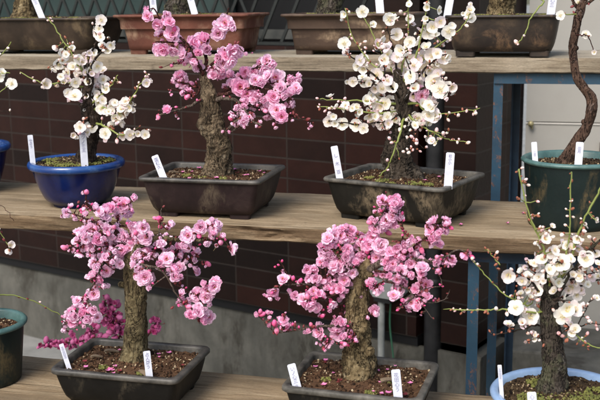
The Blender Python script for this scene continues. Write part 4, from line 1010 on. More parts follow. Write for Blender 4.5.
B.add(55, 240, 5.33, [(205,125,56),(225,145,60),(275,165,62,'F'),(205,190,66),(235,205,60),(255,250,46),(205,288,66,'F'),(120,325,50),(100,375,44),(205,370,44),(300,120,42),(345,130,46),(270,90,52),(210,85,42),(440,195,50),(470,215,58,'F'),(495,172,36,'b'),(505,255,42),(250,110,40),(320,95,38)])
B.add(35, 260, 4, [(173,165,42),(150,200,46),(110,225,26,'b'),(125,225,26),(155,230,50),(190,215,50),(235,200,42),(240,225,40),(150,250,40),(180,250,48),(210,238,46),(117,277,32),(140,235,36),(185,190,32),(120,262,30),(205,205,36)])
B.add(115, 236, 1, [(6, 10, 10), (14, 6, 11, 'F'), (22, 12, 10), (12, 18, 10), (20, 22, 9), (28, 8, 10), (8, 22, 9), (26, 20, 8), (4, 2, 9)])
B.add(130, 270, 3, [(205,75,48,'F'),(235,60,44),(252,50,38),(228,82,36),(190,75,34),(220,118,30),(200,130,34),(182,135,34),(215,150,44),(237,140,38),(155,70,30),(200,100,26,'b'),(175,118,24,'b'),(45,22,40),(168,95,16,'br'),(245,75,24)])
B.cloud(128, 242, 22, 14, 18, 7, 11); B.cloud(100, 236, 22, 20, 16, 7, 11); B.cloud(165, 246, 26, 13, 12, 6, 10); B.cloud(138, 258, 12, 6, 5, 8, 11)
B.finish(rand_buds=90, szmul=1.26, fill=1.4, twigs=16)

# ---- C: pink tree, middle of the lowest shelf
rC = pot_root('pink plum with rugged tan trunk in the rectangular pot in front of the grey pipe', (-.337, 1.668), -.73, 0)
rect_pot(rC, .247, .194, .075, M_pot_B, M_rim, taper=.86, rim=.006, rimh=.010, corner=.014)
moss(rC, ((.03, -.06, .8), (-.06, -.02, .7), (.05, .0, .9)), .065)
chips(rC, ((.05, .0, .05, .5), (-.03, .055, .03, 2.2)), .066)
potgrp(rC, -2.2)
C = Tree(rC, 1.68, ('pink', 'pinkopen', 'ball'), ('budpink', 'budred'), ('budpink', 'budred', 'budred'), 41)
C.trunk([(361, 388, 22, 0), (361, 380, 19, 0), (360, 370, 17, 0), (359, 358, 15, 0), (358, 345, 14, 0), (357, 332, 14, 0), (358, 316, 13, 0), (358, 302, 12.5, 0), (360, 288, 11, 0), (363, 276, 9, 0), (366, 266, 6, 0), (368, 256, 4, 0)], M_barkC, .24,
        roots=((3.6, .03, .010), (4.7, .03, .011), (5.6, .05, .010), (.25, .075, .010), (2.7, .03, .009)), knots=((366, 276, -.006, 6, 8, .8, -.8), (350, 362, -.004, 6, 8, -1, .2), (367, 350, -.006, 6, 7, 1, .2), (353, 318, -.006, 4.5, 7, -1, -.3), (362, 330, -.012, 5, 5, .3, .6)))
for pts, m, r0, r1 in (
 ([(356, 322, -.012), (345, 326, -.03), (330, 326, -.04), (316, 327, -.045), (303, 329, -.045), (280, 332, -.05), (268, 327, -.05), (257, 314, -.05)], M_twig, 2.2, .6),
 ([(316, 327, -.045), (325, 335, -.045), (336, 342, -.045)], DK, 1.2, .5),
 ([(358, 290, 0), (345, 287, -.02), (330, 290, -.03), (315, 285, -.03), (303, 284, -.03), (292, 284.5, -.03), (278, 286, -.03)], M_twig, 2.0, .7),
 ([(291, 284, -.03), (286, 272, -.03), (279, 260, -.03)], DK, 1.0, .5),
 ([(345, 288, -.02), (330, 297, -.04), (315, 299, -.045), (305, 300, -.045), (294, 296, -.045)], DK, 1.4, .6),
 ([(330, 298, -.03), (326, 306, -.03), (321, 316, -.03)], DK, 1.0, .5),
 ([(363, 280, 0), (350, 267, -.02), (338, 256, -.03), (330, 244, -.035), (326, 238, -.04)], M_barkC, 6, .8),
 ([(352, 268, -.02), (340, 272, -.03), (326, 276, -.03), (314, 274, -.03), (306, 270, -.03)], DK, 1.8, .7),
 ([(366, 266, 0), (362, 250, .01), (356, 236, .01), (346, 232, .01)], M_barkC, 5, .8),
 ([(368, 258, 0), (372, 245, -.01), (374, 234, -.01), (378, 222, -.02), (384, 211, -.02), (390, 200, -.02)], M_twig, 2.0, .7),
 ([(380, 219, -.02), (390, 218, -.02), (398, 215, -.02)], DK, 1.2, .5),
 ([(364, 274, 0), (382, 263, -.02), (396, 262, -.02), (408, 260, -.02), (420, 260, -.02), (433, 261, -.02), (447, 256, -.02), (457, 250, -.02), (465, 252, -.02)], M_twig, 5, .6),
 ([(396, 262, -.02), (399, 247, -.02), (404, 233, -.02), (402, 226, -.02)], DK, 1.4, .5),
 ([(404, 256, -.02), (413, 247, -.02), (424, 239, -.02), (432, 232, -.02), (440, 226, -.02)], DK, 1.5, .6),
 ([(370, 270, 0), (384, 272, -.04), (396, 274, -.05), (408, 276, -.05), (420, 272, -.05)], DK, 1.8, .6),
 ([(370, 272, 0), (386, 280, -.03), (402, 286, -.04), (414, 296, -.04), (424, 308, -.04), (434, 320, -.04)], M_twig, 1.8, .4),
 ([(414, 292, -.04), (424, 290, -.04), (434, 287, -.04), (443, 286, -.04)], M_twig, .9, .3),
 ([(418, 300, -.04), (432, 303, -.04), (440, 301, -.04), (448, 298, -.04)], M_twig, .9, .3),
 ([(362, 284, 0), (372, 286, -.05), (384, 282, -.06), (394, 284, -.06)], DK, 1.6, .6),
 ([(360, 292, 0), (350, 300, .02), (340, 306, .03)], DK, 1.3, .6),
 ([(356, 318, -.01), (348, 334, -.05), (352, 340, -.055)], DK, 1.2, .5)):
    C.branch(pts, m, r0*.9, r1*.9)
C.add(250, 250, 5.33, [(175,155,56),(230,150,26,'b'),(270,162,26,'b'),(125,225,56),(95,250,32),(237,243,46),(280,260,60),(310,255,62),(335,268,58),(290,290,40),(350,235,34),(305,105,52),(335,120,56),(350,150,54),(325,152,50),(400,30,58),(420,60,60),(445,80,60),(455,110,52),(390,160,52),(420,150,50),(430,185,52),(410,200,46),(450,200,50),(480,210,52),(500,160,60),(490,110,60),(480,60,60),(510,40,58),(510,210,50),(495,237,46),(400,250,36,'b'),(430,272,26,'b'),(455,288,22,'b'),(40,345,42),(103,360,44,'b'),(180,375,46),(180,347,26,'br'),(385,352,24,'b'),(490,385,46),(455,385,40),(130,390,34,'b')])
C.add(260, 300, 3, [(27,77,26,'b'),(50,92,18,'b'),(70,62,32),(75,80,30),(105,75,14,'br'),(135,97,28,'b'),(175,97,36),(160,80,16,'br'),(168,130,20,'b'),(195,128,28,'b'),(190,145,16,'br'),(218,125,22,'b'),(235,75,46),(235,100,48,'F'),(248,112,30),(222,85,34),(290,120,28,'b'),(255,133,18,'b'),(272,70,16,'br'),(245,45,22,'br'),(342,42,30),(187,48,16,'b'),(150,10,36),(215,10,36)])
C.add(300, 190, 5.33, [(205,215,46),(145,255,58),(110,300,46),(150,290,50),(135,340,60),(175,350,60),(210,375,58),(250,245,88,'F'),(225,262,58),(272,215,58),(270,310,68),(255,335,58),(305,290,50),(320,268,30,'b'),(340,320,58),(330,360,50),(385,250,74),(400,208,66),(370,290,58),(430,300,86,'F'),(380,165,56),(400,160,40),(397,112,42,'b'),(440,50,54),(430,62,44),(490,50,50),(510,55,58),(500,95,64),(490,140,56),(520,140,50),(460,165,60),(500,180,50),(435,210,50),(480,330,50),(515,310,50),(450,350,50),(480,380,40),(525,350,42),(475,65,40),(350,345,40)])
C.add(380, 200, 5.33, [(75,25,58),(68,55,58),(20,120,58),(50,115,58),(100,95,58),(285,112,66),(355,135,62),(350,160,50),(265,165,54),(272,210,58),(300,203,50),(322,172,50),(118,150,26,'br'),(150,220,56),(130,240,46),(185,215,42),(205,240,46),(180,285,58),(160,268,40),(130,280,38),(110,320,58),(95,300,56),(140,308,40),(165,340,50),(105,370,60),(10,270,80),(60,290,52),(30,330,52),(225,365,62,'F'),(232,388,44),(300,330,46),(350,332,32),(385,318,50),(330,300,46,'b'),(455,293,58,'t'),(478,285,40),(310,378,36),(120,355,30,'b')])
C.add(340, 255, 1, [(12, 18, 10), (20, 24, 9), (26, 14, 11, 'F'), (30, 28, 9), (16, 8, 10), (8, 30, 9), (38, 20, 9), (24, 36, 8)])
C.add(370, 260, 6.67, [(20,140,56),(10,180,56),(50,200,70),(70,190,50),(130,110,60),(180,130,60,'F'),(225,150,66),(190,200,84,'F'),(210,75,76),(190,60,50),(110,50,48),(270,30,60),(355,50,78),(345,90,62),(372,165,80,'F'),(380,242,64),(300,195,60),(322,255,54),(275,285,80,'F'),(310,310,58),(250,272,50),(455,72,42,'b'),(440,20,58),(515,15,52),(380,205,36,'br'),(345,350,26,'br'),(185,320,24,'br'),(460,262,22,'br'),(340,215,44)])
C.cloud(343, 250, 26, 20, 26, 7, 12); C.cloud(364, 262, 14, 9, 9, 8, 11); C.cloud(400, 266, 24, 14, 12, 6, 10); C.cloud(318, 284, 20, 12, 8, 6, 10)
C.finish(rand_buds=100, szmul=1.26, fill=1.4, twigs=18)

# ---- W3: white tree in the pale blue pot, bottom right
rW3 = pot_root('white plum with grey black trunk in the pale blue glazed bowl, upright budded shoots', (ony(562, 392, 1.65).x, 1.650), -.73, 0)
round_pot(rW3, .117, .082, .085, M_pale_blue, M_pale_blue, rim=.011, rimh=.012, belly=.7, soil=M_soil2, foot=.006, soil_drop=.010)
moss(rW3, ((.0, -.03, 2.2), (.035, -.015, 1.8), (-.05, -.03, 1.4), (.06, .02, 1.4), (-.04, .04, 1.2), (.0, -.07, 1.8)), .076, .016, 40)
W3 = Tree(rW3, 1.668, ('white', 'whiteopen', 'blush'), ('budcream', 'budrusset'), ('budcream', 'budrusset', 'budrusset'), 51)
W3.trunk([(551, 393, 18, 0), (552, 386, 16, 0), (553, 376, 13, 0), (554, 362, 12, 0), (553, 348, 11, 0), (552, 334, 10.5, 0), (551, 320, 10, 0), (550, 308, 9, 0), (549, 296, 7, 0), (548, 284, 5, 0), (547, 276, 3.5, 0)], M_barkW3, .2,
         roots=((3.7, .03, .009), (4.9, .03, .009), (5.8, .035, .009), (.2, .03, .009)))
for pts, m, r0, r1 in (
 ([(552, 306, 0), (560, 290, -.01), (568, 276, -.015), (577, 266, -.02), (590, 250, -.02), (604, 236, -.02)], M_barkW3, 4.2, 1.2),
 ([(549, 290, 0), (548, 276, -.01), (546, 262, -.015), (544, 248, -.02), (537, 234, -.02), (528, 210, -.02), (519, 169, -.02)], G, 2.2, .8),
 ([(556, 282, -.01), (564, 266, -.02), (569, 240, -.02), (570, 210, -.02), (571.6, 172, -.02)], G, 1.4, .7),
 ([(560, 280, -.01), (572, 256, -.02), (577, 236, -.02), (588, 212, -.02), (600, 190, -.02), (606, 175, -.02)], G, 1.8, .9),
 ([(548, 300, 0), (538, 290, -.02), (530, 280, -.03), (522, 276, -.035), (510, 272, -.035), (498, 270, -.035), (495, 266, -.035)], DB, 1.8, .6),
 ([(542, 312, -.01), (528, 312, -.03), (512, 310, -.035), (497, 310, -.04), (480, 310, -.04), (453, 310, -.04)], G, 1.4, .7),
 ([(528, 306, -.02), (515, 300, -.03), (504, 294, -.03), (492, 282, -.03), (480, 269, -.03), (473, 261, -.03)], G, 1.2, .6),
 ([(500, 265, -.03), (494, 258, -.03), (488, 250, -.03)], G, .9, .5),
 ([(544, 326, 0), (532, 326, -.03), (520, 330, -.04), (508, 333, -.04), (492, 334, -.04)], DB, 1.2, .5),
 ([(545, 334, 0), (534, 338, -.03), (528, 342, -.035)], DB, 1.3, .6),
 ([(550, 300, 0), (560, 300, -.03), (570, 306, -.04), (576, 312, -.04)], DB, 2.0, .8),
 ([(548, 286, 0), (546, 272, -.04), (556, 262, -.05), (562, 264, -.05)], DB, 1.8, .8),
 ([(558, 310, 0), (566, 324, -.02), (574, 330, -.03), (580, 320, -.03), (586, 310, -.03), (588, 303, -.03)], DB, 1.4, .5),
 ([(572, 332, -.03), (582, 340, -.035), (592, 346, -.035), (604, 350, -.035)], G, 1.1, .6),
 ([(580, 326, -.03), (590, 324, -.03), (604, 324, -.03)], DB, .9, .5),
 ([(562, 298, 0), (576, 290, .02), (588, 282, .02), (602, 280, .02)], DB, 1.5, .7),
 ([(570, 280, -.01), (584, 276, -.02), (598, 272, -.02)], DB, 1.3, .6),
 ([(548, 296, 0), (540, 284, .02), (536, 274, .03), (530, 268, .03)], DB, 1.5, .7)):
    W3.branch(pts, m, r0*.9, r1*.9)
W3.add(500, 230, 5.71, [(350,185,88,'F'),(400,205,60),(490,165,88),(520,150,60),(550,135,46),(495,200,60),(405,100,56),(440,55,46),(450,110,50),(315,115,56),(285,125,26,'b'),(290,165,42),(285,225,64),(245,235,26,'b'),(240,185,24,'b'),(365,255,60),(310,235,48),(295,285,70),(335,300,58),(405,325,88,'F'),(440,375,60),(465,345,38),(525,270,50),(560,265,46),(525,218,26,'b'),(50,260,84,'t'),(65,225,26,'b'),(125,290,60,'t'),(120,235,50),(170,262,40),(190,340,78,'F'),(155,340,46),(210,295,46),(340,340,30,'b'),(450,260,38),(485,272,20,'b'),(95,320,20,'br'),(88,350,20,'br'),(265,62,24,'b'),(275,25,24,'b'),(250,92,18,'br'),(510,40,30,'b'),(485,8,22,'b'),(560,190,40),(470,60,30,'b')])
W3.add(500, 280, 5.71, [(90,157,78,'F'),(140,170,34),(45,250,52,'t'),(40,195,28,'b'),(125,240,48),(130,262,40),(175,210,82,'F'),(145,355,46,'b'),(195,335,40),(160,305,26,'b'),(180,300,24,'b'),(335,305,30,'b'),(355,320,28,'b'),(385,345,24,'br'),(385,165,100),(430,165,86),(360,205,88,'F'),(430,280,60),(412,300,56),(405,252,40),(500,305,26,'b'),(510,235,30,'b'),(490,150,18,'b'),(500,215,24,'b'),(550,260,24,'b'),(555,280,22,'b'),(440,365,20,'br'),(505,380,20,'br'),(200,315,34)])
W3.add(500, 160, 5, [(82,60,20,'br'),(130,97,20,'b'),(143,125,20,'b'),(125,178,16,'b'),(190,208,18,'b'),(193,268,14,'b'),(160,290,18,'b'),(175,280,16,'br'),(200,335,18,'b'),(215,335,18,'b'),(262,330,30),(230,370,24,'b'),(265,385,24,'b'),(350,68,14,'br'),(342,140,10,'br'),(358,210,10,'br'),(330,245,14,'b'),(367,285,16,'b'),(327,325,18,'b'),(448,210,14,'br'),(455,263,14,'br'),(405,293,14,'b'),(425,320,20),(385,392,32),(480,295,28),(420,355,26,'b'),(450,388,26,'b')])
W3.add(440, 280, 3.33, [(37,100,12,'br'),(50,102,12,'b'),(80,105,12,'b'),(70,112,12,'br'),(125,100,12,'b'),(160,112,16,'br'),(187,95,18,'b'),(165,170,12,'br'),(180,182,12,'br'),(205,175,12,'br'),(235,150,26,'t'),(108,-72,16,'b'),(125,-53,12,'b'),(175,8,10,'br'),(190,-92,14,'b')])
W3.add(530, 225, 1, [(8,20,9),(16,14,10),(22,28,11,'F'),(12,34,10),(28,40,11),(18,48,11,'F'),(30,56,10),(8,52,9),(24,66,10),(36,20,9),(40,34,10),(14,64,9),(4,38,9),(34,72,9),(46,62,10),(44,14,8),(20,6,7,'b'),(12,4,6,'b'),(32,10,6,'b'),(50,44,9)])
W3.cloud(547, 272, 22, 22, 16, 6, 10); W3.cloud(582, 290, 18, 22, 10, 6, 10); W3.cloud(530, 300, 14, 18, 8, 5, 9)
W3.finish(rand_buds=110, szmul=1.12, fill=.9, twigs=14)

# ---- W4: crooked tall trunk in the green pot
rW4 = pot_root('tall plum with bare crooked red brown trunk in the dark green pot', (.010, 2.005), -.44, 0)
round_pot(rW4, .098, .132, .082, M_green, M_green_rim, rim=.007, rimh=.010, belly=1.0, soil=M_soil2, soil_drop=.016)
W4 = Tree(rW4, 2.0, ('white', 'whiteopen'), ('budcream', 'budrusset'), (), 61)
W4.trunk([(563, 171, 10, 0), (565, 164, 9, 0), (568, 157, 7.5, 0), (577, 142, 6, 0), (587, 126, 5.6, 0), (592, 108, 5.6, 0), (591, 98, 5.2, 0), (584, 88, 4.6, 0), (577, 78, 4.4, 0), (574, 66, 4.0, 0), (573, 48, 4.4, 0), (575, 33, 4.6, 0), (578, 20, 4.6, 0), (581, 10, 4.6, 0), (583, 2, 4, 0), (588, -6, 3.5, 0), (592, -22, 3, .01), (586, -40, 2.4, .02)], M_barkR, .15,
         knots=((591, 101, 0, 3.5, 5, .6, 1), (573, 47, 0, 3, 5, 1, .3), (586, 122, 0, 3, 4, -1, -.2), (565, 160, 0, 4, 7, -1, .6)))
for pts, m, r0, r1 in (([(581, 10, 0), (574, 3, 0), (571, -5, 0), (565, -20, 0)], M_barkR, 2.6, 1.0), ([(583, 4, 0), (590, 2, 0), (597, -4, 0), (606, -16, 0)], M_barkR, 2.4, .9),
 ([(577, 14.5, -.003), (570, 14.5, -.02), (564, 14, -.03)], M_shoot, .9, .5), ([(575, 35, -.003), (582, 35, -.02), (588, 36, -.03), (593, 48, -.035)], DK, .9, .5)):
    W4.branch(pts, m, r0, r1)
W4.add(480, 0, 5, [(490,12,42,'F'),(402,76,46,'F'),(528,170,44,'F'),(545,178,26,'t'),(572,262,36,'t'),(466,12,20,'b'),(425,66,12,'br')])
W4.finish(rand_buds=6, szmul=1.0)

# ---- the magenta tree standing lower down behind the left pot
rD = thing('potted_bonsai', 'low magenta flowered plum half hidden behind the pot of the olive trunk', 'bonsai', (ony(95, 420, 2.2).x, 2.2, H-1.05), GT)
round_pot(rD, .10, .11, .08, M_green, M_green_rim, rim=.007, rimh=.010, belly=1.0, soil=M_soil2)
D = Tree(rD, 2.2, ('magenta', 'magenta'), ('budmagenta', 'budmagenta'), ('budmagenta', 'budred'), 71)
D.trunk([(96, 412, 7, 0), (98, 400, 6, 0), (102, 385, 5, 0), (106, 370, 4, 0), (110, 356, 3, 0)], M_barkD, .2)
for pts in ([(110, 358, 0), (102, 348, 0), (90, 340, .0), (75, 342, 0), (55, 344, 0), (40, 346, 0)], [(110, 356, 0), (116, 340, .0), (114, 325, 0), (108, 312, 0), (104, 298, 0)], [(112, 350, 0), (120, 335, .02), (116, 318, .02), (110, 304, .02)],
            [(102, 348, 0), (96, 338, .01), (92, 332, .01), (84, 336, .01)], [(110, 362, 0), (130, 350, .03), (148, 336, .03), (158, 318, .03)]):
    D.branch(pts, DK, 1.4, .6)
D.add(35, 260, 4, [(20,340,20),(45,330,22),(65,325,22),(60,345,22),(85,335,22),(100,338,22),(120,340,22),(130,322,22),(155,345,22),(190,310,22),(210,297,22),(230,292,22),(215,280,22),(240,262,22),(285,150,16),(280,175,22),(270,195,22),(300,190,22),(310,205,24),(295,215,24),(320,220,24),(332,215,20),(270,212,22),(265,235,22),(280,255,24),(300,265,26),(300,240,26),(320,245,26),(335,255,26),(340,280,26),(320,285,26),(300,290,26),(345,292,24),(490,238,20),(487,255,22),(472,270,22),(475,287,22),(495,268,20),(40,345,18),(75,338,18),(110,330,20),(140,350,20),(170,330,20),(245,285,22),(330,235,22),(285,232,20),(310,265,22),(328,268,22),(352,268,20),(355,245,18),(460,290,20)])
D.cloud(108, 318, 13, 24, 30, 4.5, 6.5, 'b'); D.cloud(72, 341, 28, 6, 18, 4.5, 6.5, 'b'); D.cloud(156, 326, 5, 10, 6, 4.5, 6.5, 'b')
D.finish(rand_buds=40, szmul=1.35, fill=.8, twigs=8)
cr = MB(); cz = H-1.05; cc = rD.location
for (a0, a1, b0, b1, c0, c1) in [(-.2, .2, -.14, .14, .0, .012)] : cr.box((a0, b0, cz-.014), (a1, b1, cz-.001))
crt = thing('crate', 'wooden crate below the shelves carrying the magenta plum', 'crate', (cc.x, cc.y, 0))
cr.build('top_board', M_wood_low, crt, smooth=False)
for sx in (-1, 1):
    for sy in (-1, 1): m_ = MB(); m_.box((sx*.18-.018, sy*.12-.018, 0), (sx*.18+.018, sy*.12+.018, cz-.0145)); m_.build('leg', M_wood_low, crt, smooth=False)

# ---- pots of the far left edge (trees reach in with a few twigs)
rE = pot_root('cobalt pot cut off by the photo edge, white plum twigs reaching in', (ony(5, 156, 2.08).x-.100, 2.08), -.44, 0)
round_pot(rE, .100, .112, .060, M_cobalt, M_cobalt_rim, rim=.012, rimh=.016, belly=.55, soil=M_soil2, foot=.004)
E = Tree(rE, 2.08, ('white', 'whiteopen'), ('budcream', 'budgreen'), (), 81)
E.trunk([(-46, 160, 9, 0), (-44, 140, 8, 0), (-50, 120, 7, 0), (-46, 100, 6, 0), (-42, 84, 5, 0), (-44, 66, 3, 0)], M_barkD, .2)
for pts, m, r0, r1 in (([(-43, 90, 0), (-25, 80, -.02), (-8, 74, -.03), (10, 73, -.03)], G, 1.6, .5), ([(-46, 110, 0), (-25, 104, -.03), (-6, 97, -.04), (6, 87, -.04)], G, 1.5, .5), ([(-44, 80, 0), (-20, 68, -.02), (0, 56, -.03), (11, 42, -.04)], G, 1.5, .6),
    ([(-46, 100, 0), (-70, 90, 0), (-80, 70, 0)], DB, 2, .8), ([(-50, 122, 0), (-30, 118, -.03), (-12, 112, -.04), (9, 111, -.04)], DB, 1.0, .4), ([(-46, 96, 0), (-40, 70, .03), (-30, 50, .04)], G, 1.5, .6)):
    E.branch(pts, m, r0*.8, r1*.8)
E.add(0, 0, 1, [(-1, 76, 12), (11.5, 83.5, 11, 'F'), (2, 72, 9), (-20, 78, 11), (-30, 70, 11), (-40, 60, 12), (-75, 80, 12), (-60, 92, 12), (-30, 100, 11), (8, 48, 4, 'bg'), (0, 54, 4, 'bg'), (10, 110, 3, 'bg'), (-34, 52, 11), (-50, 84, 11)])
E.finish(rand_buds=8, szmul=1.0)
rF = pot_root('small dark green pot on the lowest shelf with a long arching green twig', (ony(21, 322, 1.665).x-.083, 1.665), -.73, 0)
round_pot(rF, .083, .122, .066, M_green, M_green_rim, rim=.009, rimh=.011, belly=1.0, soil=M_soil, soil_drop=.02)
Fz = Tree(rF, 1.665, ('white', 'whiteopen'), ('budcream', 'budgreen'), (), 91)
Fz.trunk([(-28, 335, 9, 0), (-27, 315, 8, 0), (-32, 295, 7, 0), (-30, 275, 6, 0), (-34, 255, 4, 0)], M_barkD, .2)
for pts, m, r0, r1 in (([(-30, 285, 0), (-18, 290, .03), (0, 295, .06), (18, 296, .08), (38, 303, .10), (60, 315, .12)], G, 1.6, .6), ([(-32, 262, 0), (-16, 240, -.02), (-4, 226, -.03), (3, 238, -.03), (9, 246, -.03)], G, 1.2, .5),
    ([(-33, 258, 0), (-20, 220, 0), (-6, 203, 0), (4, 208, 0), (14, 221, 0)], M_twigd, .9, .35), ([(-32, 262, 0), (-50, 240, 0), (-70, 236, 0)], DB, 2, .7)):
    Fz.branch(pts, m, r0*.8, r1*.8)
Fz.add(0, 0, 1, [(10.5, 245, 11), (9, 251, 9, 't'), (-2, 228, 7), (-16, 238, 12), (-50, 240, 12), (-60, 236, 12), (-40, 250, 11), (40, 302, 3, 'bg')])
Fz.finish(rand_buds=6, szmul=1.0)

# ---- the topmost row: four long pots with bare trunks that leave the picture
def top_tree(label, cx, w, dp, h, mb_, mr, flare, trunk_px, m, ang, seed, taper=.74, cy=2.452, corner=.012, bm_=()):
    r = pot_root(label, (cx, cy), -.135, 0)
    rect_pot(r, w, dp, h, mb_, mr, taper=taper, rim=.006, rimh=.007, corner=corner, flare=flare, soil=M_soil2, soil_drop=.006, foot=.010)
    moss(r, ((-.05, -.03, 1.6), (.04, -.03, 1.4), (.09, -.02, 1.0), (0, -.05, 1.2), (-.1, -.02, 1.1)), h-.004, .015, 36)
    potgrp(r, ang)
    T = Tree(r, cy, ('white', 'whiteopen'), ('budcream', 'budgreen'), (), seed)
    x, rr_ = trunk_px
    T.trunk([(x-1, 26, rr_*1.3, 0), (x, 14, rr_*1.1, 0), (x+1, 2, rr_, 0), (x+3, -18, rr_*.9, 0), (x-2, -45, rr_*.75, 0), (x+2, -75, rr_*.5, 0), (x-3, -100, rr_*.3, 0)], m, .18, roots=((3.9, .03, .008), (5.4, .03, .008), (.1, .03, .008)))
    for k in range(5):
        a = 1 if k % 2 else -1; T.branch([(x, -40-12*k, 0), (x+a*14, -52-14*k, -.03), (x+a*34, -58-14*k, -.05+.03*k), (x+a*50, -72-14*k, -.05+.03*k)], m, 1.8, .6)
        for q in range(5): T.add(0, 0, 1, [(x+a*(14+9*q), -54-14*k-2*q+random.uniform(-4, 4), 11)])
    return r, T
top = []
r1, T1 = top_tree('plum with thick bare trunk in the long umber pot, leftmost on the topmost shelf', -1.345, .385, .225, .092, M_pot_dl, M_pot_dl, False, (25, 11), M_barkC, 0, 101, .86, corner=.02)
T1.finish(rand_buds=0)
r2, T2 = top_tree('plum in the long rust red clay pot on the topmost shelf', -.932, .352, .215, .098, M_pot_rust, M_pot_rust, True, (178, 13), M_barkW3, 1.5, 102, .87)
T2.finish(rand_buds=0)
r3, T3 = top_tree('plum in the long brown scratched clay pot on the topmost shelf, centre', -.512, .325, .21, .097, M_pot_tan, M_pot_tan, True, (330, 12), M_barkW3, -1, 103, .87)
T3.finish(rand_buds=0)
r4, T4 = top_tree('plum in the blackish pot beside the grey cabinet on the topmost shelf', -.152, .258, .20, .092, M_pot_dark, M_pot_dark, False, (502, 13), M_barkC, 0, 104, .88, cy=2.40, corner=.022)
T4.branch([(516, -8, -.02), (543, 0, -.09), (538, 8, -.11), (530, 20, -.115), (525, 33, -.115), (519, 42, -.115)], G, 1.0, .6)
T4.add(480, 0, 5, [(220, 178, 16, 'bg'), (180, 210, 28, 'bg'), (190, 222, 12, 'bg')])
T4.finish(rand_buds=0)

# ---- name labels
plant_label('white label with bold vertical writing in front of the trunk in the cobalt pot', (82, 125), (85, 169), 7, 1.935, '旭ツノミ王', tstart=.14)
plant_label('narrow white label at the left side of the white plum\'s cobalt pot', (30, 135), (33.5, 169), 5.2, 1.935, '中周う', tstart=.12)
plant_label('tilted lilac white label in the purple brown pot', (154.5, 155.5), (163.5, 178), 7, 1.905, '国紅久', tstart=.1)
plant_label('tall tilted white label with three spaced signs in the lime stained pot', (334, 146), (340, 180), 7, 1.945, 'し木百', tstart=.22, glyph_step=.0165)
plant_label('wide white label with a small faint note, in the lime stained pot', (450.5, 152.5), (448, 187), 8.5, 1.905, '初小小', tsize=.42, tstart=.05)
plant_label('thin white label in the green plastic pot, away from the crooked trunk', (534, 142), (535.5, 165), 5.5, 1.953, '二日', tsize=.5, tstart=.4)
plant_label('wider white label right of the crooked trunk in the green plastic pot', (580, 142), (578, 168), 7.5, 1.922, '出月', tsize=.5, tstart=.16)
plant_label('leaning narrow white label at the corner of the pot with the olive trunk', (61, 344), (70, 371.5), 4.6, 1.60, '王三日王', tsize=.7, tstart=.1)
plant_label('white label with clear handwriting in front of the olive trunk', (146.5, 351), (149.5, 378), 7, 1.588, '占人周う', tsize=.6, tstart=.06)
plant_label('white label with bold looped writing in the pot with the leaning tan trunk', (291, 364), (297, 387), 8.5, 1.60, 'いノ心三o', tsize=.56, tstart=.12, glyph_step=.0072)
plant_label('white label with faint writing in front of the leaning tan trunk', (395.5, 369.5), (398.5, 401), 9, 1.585, '花田心う', tsize=.55, tstart=.1)
plant_label('slanted white label seen nearly edge on at the rim of the pale blue bowl', (499.5, 365), (502, 399), 4, 1.612, '王三日王', tsize=.7, tstart=.1)
plant_label('short white label low at the front of the pale blue bowl', (531.5, 392), (533, 412), 9, 1.575, '心王', tsize=.6, tstart=.12)
plant_label('strongly tilted white label beside the trunk in the umber pot', (33, -4), (42.5, 19), 6, 2.36, 'の三', tsize=.6, tstart=.1)
plant_label('white label in the rust red pot, on the side of the umber pot', (152, -6), (154, 13), 6.5, 2.365, '三王日', tsize=.5)
plant_label('white label in the rust red pot, behind the highest pink blossoms', (189, -6), (194.5, 13), 6.5, 2.365, '三大', tsize=.5)
plant_label('blank white label in the scratched brown pot', (378.5, -8), (380.5, 15), 8, 2.365)
plant_label('slightly tilted white label in the blackish pot above the white blossoms', (451, -6), (447, 17), 7.5, 2.325)
plant_label('white label with a blue note in the blackish pot, nearest the grey cabinet', (553.5, -6), (550.5, 15), 8, 2.325, '心三', tsize=.6, tstart=.2)

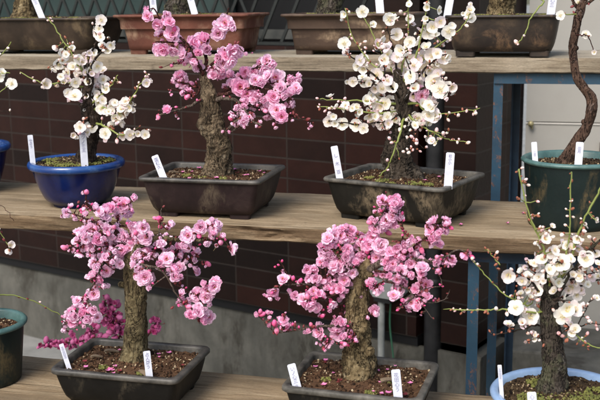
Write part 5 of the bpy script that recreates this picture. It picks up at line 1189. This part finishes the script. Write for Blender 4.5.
# ---- fallen petals
M_fall = simple('fallen petal', (.55, .16, .34), .7)
def petal_at(x, y, z, lab, s=.006):
    p = onz(x, y, z+.0012) if True else None
    mb = MB(); pts = []
    a = random.random()*6
    for j in range(4):
        for i in range(4):
            u, v = i/1.5-1, j/1.5-1; q = math.sqrt(max(0.1, 1-.4*u*u*v*v)); X, Y = u*s*.8*q, v*s*.6*q
            pts.append(Vector((X*math.cos(a)-Y*math.sin(a), X*math.sin(a)+Y*math.cos(a), .0012+.0022*(u*u+v*v*.5))))
    mb.quad_grid(pts, 4, 4); mb.quad_grid([q-Vector((0, 0, .0005)) for q in pts], 4, 4)
    o = mb.build('fallen_petal', M_fall); o.location = p; tag(o, lab, 'petal')
petal_at(460.5, 225.5, -.44, 'curled magenta petal lying on the middle shelf right of the lime stained pot')
petal_at(507.5, 224, -.44, 'small dark petal lying on the middle shelf before the green pot', .004)
petal_at(523, 214, -.44, 'dried brown petal on the middle shelf by the foot of the green pot', .004)
petal_at(252, 54, -.135, 'tiny dark red petal on the topmost shelf right of the rust red pot', .004)
def soil_petals(root, zl, w, d, n, ang=0, rnd=False):
    for k in range(n):
        for _ in range(20):
            x, y = random.uniform(-w/2, w/2), random.uniform(-d/2, d/2)
            if (not rnd or x*x+y*y < w*w/4) and x*x+y*y > .0012: break
        mb = MB(); pts = []; a = random.random()*6; s = random.uniform(.0025, .0055)
        for j in range(4):
            for i in range(4):
                u, v = i/1.5-1, j/1.5-1; X, Y = u*s, v*s*.8
                pts.append(Vector((x+X*math.cos(a)-Y*math.sin(a), y+X*math.sin(a)+Y*math.cos(a), zl+.003+.3*s*(u*u+v*v*.5))))
        mb.quad_grid(pts, 4, 4); mb.quad_grid([q-Vector((0, 0, .0005)) for q in pts], 4, 4); mb.build('fallen_petal', random.choice((M_fall, M_fall, M_pink, M_calyx)), root)
soil_petals(rA, .075, .20, .15, 14); soil_petals(rB, .065, .20, .14, 14); soil_petals(rC, .065, .20, .15, 16); soil_petals(rW2, .075, .16, .12, 6)
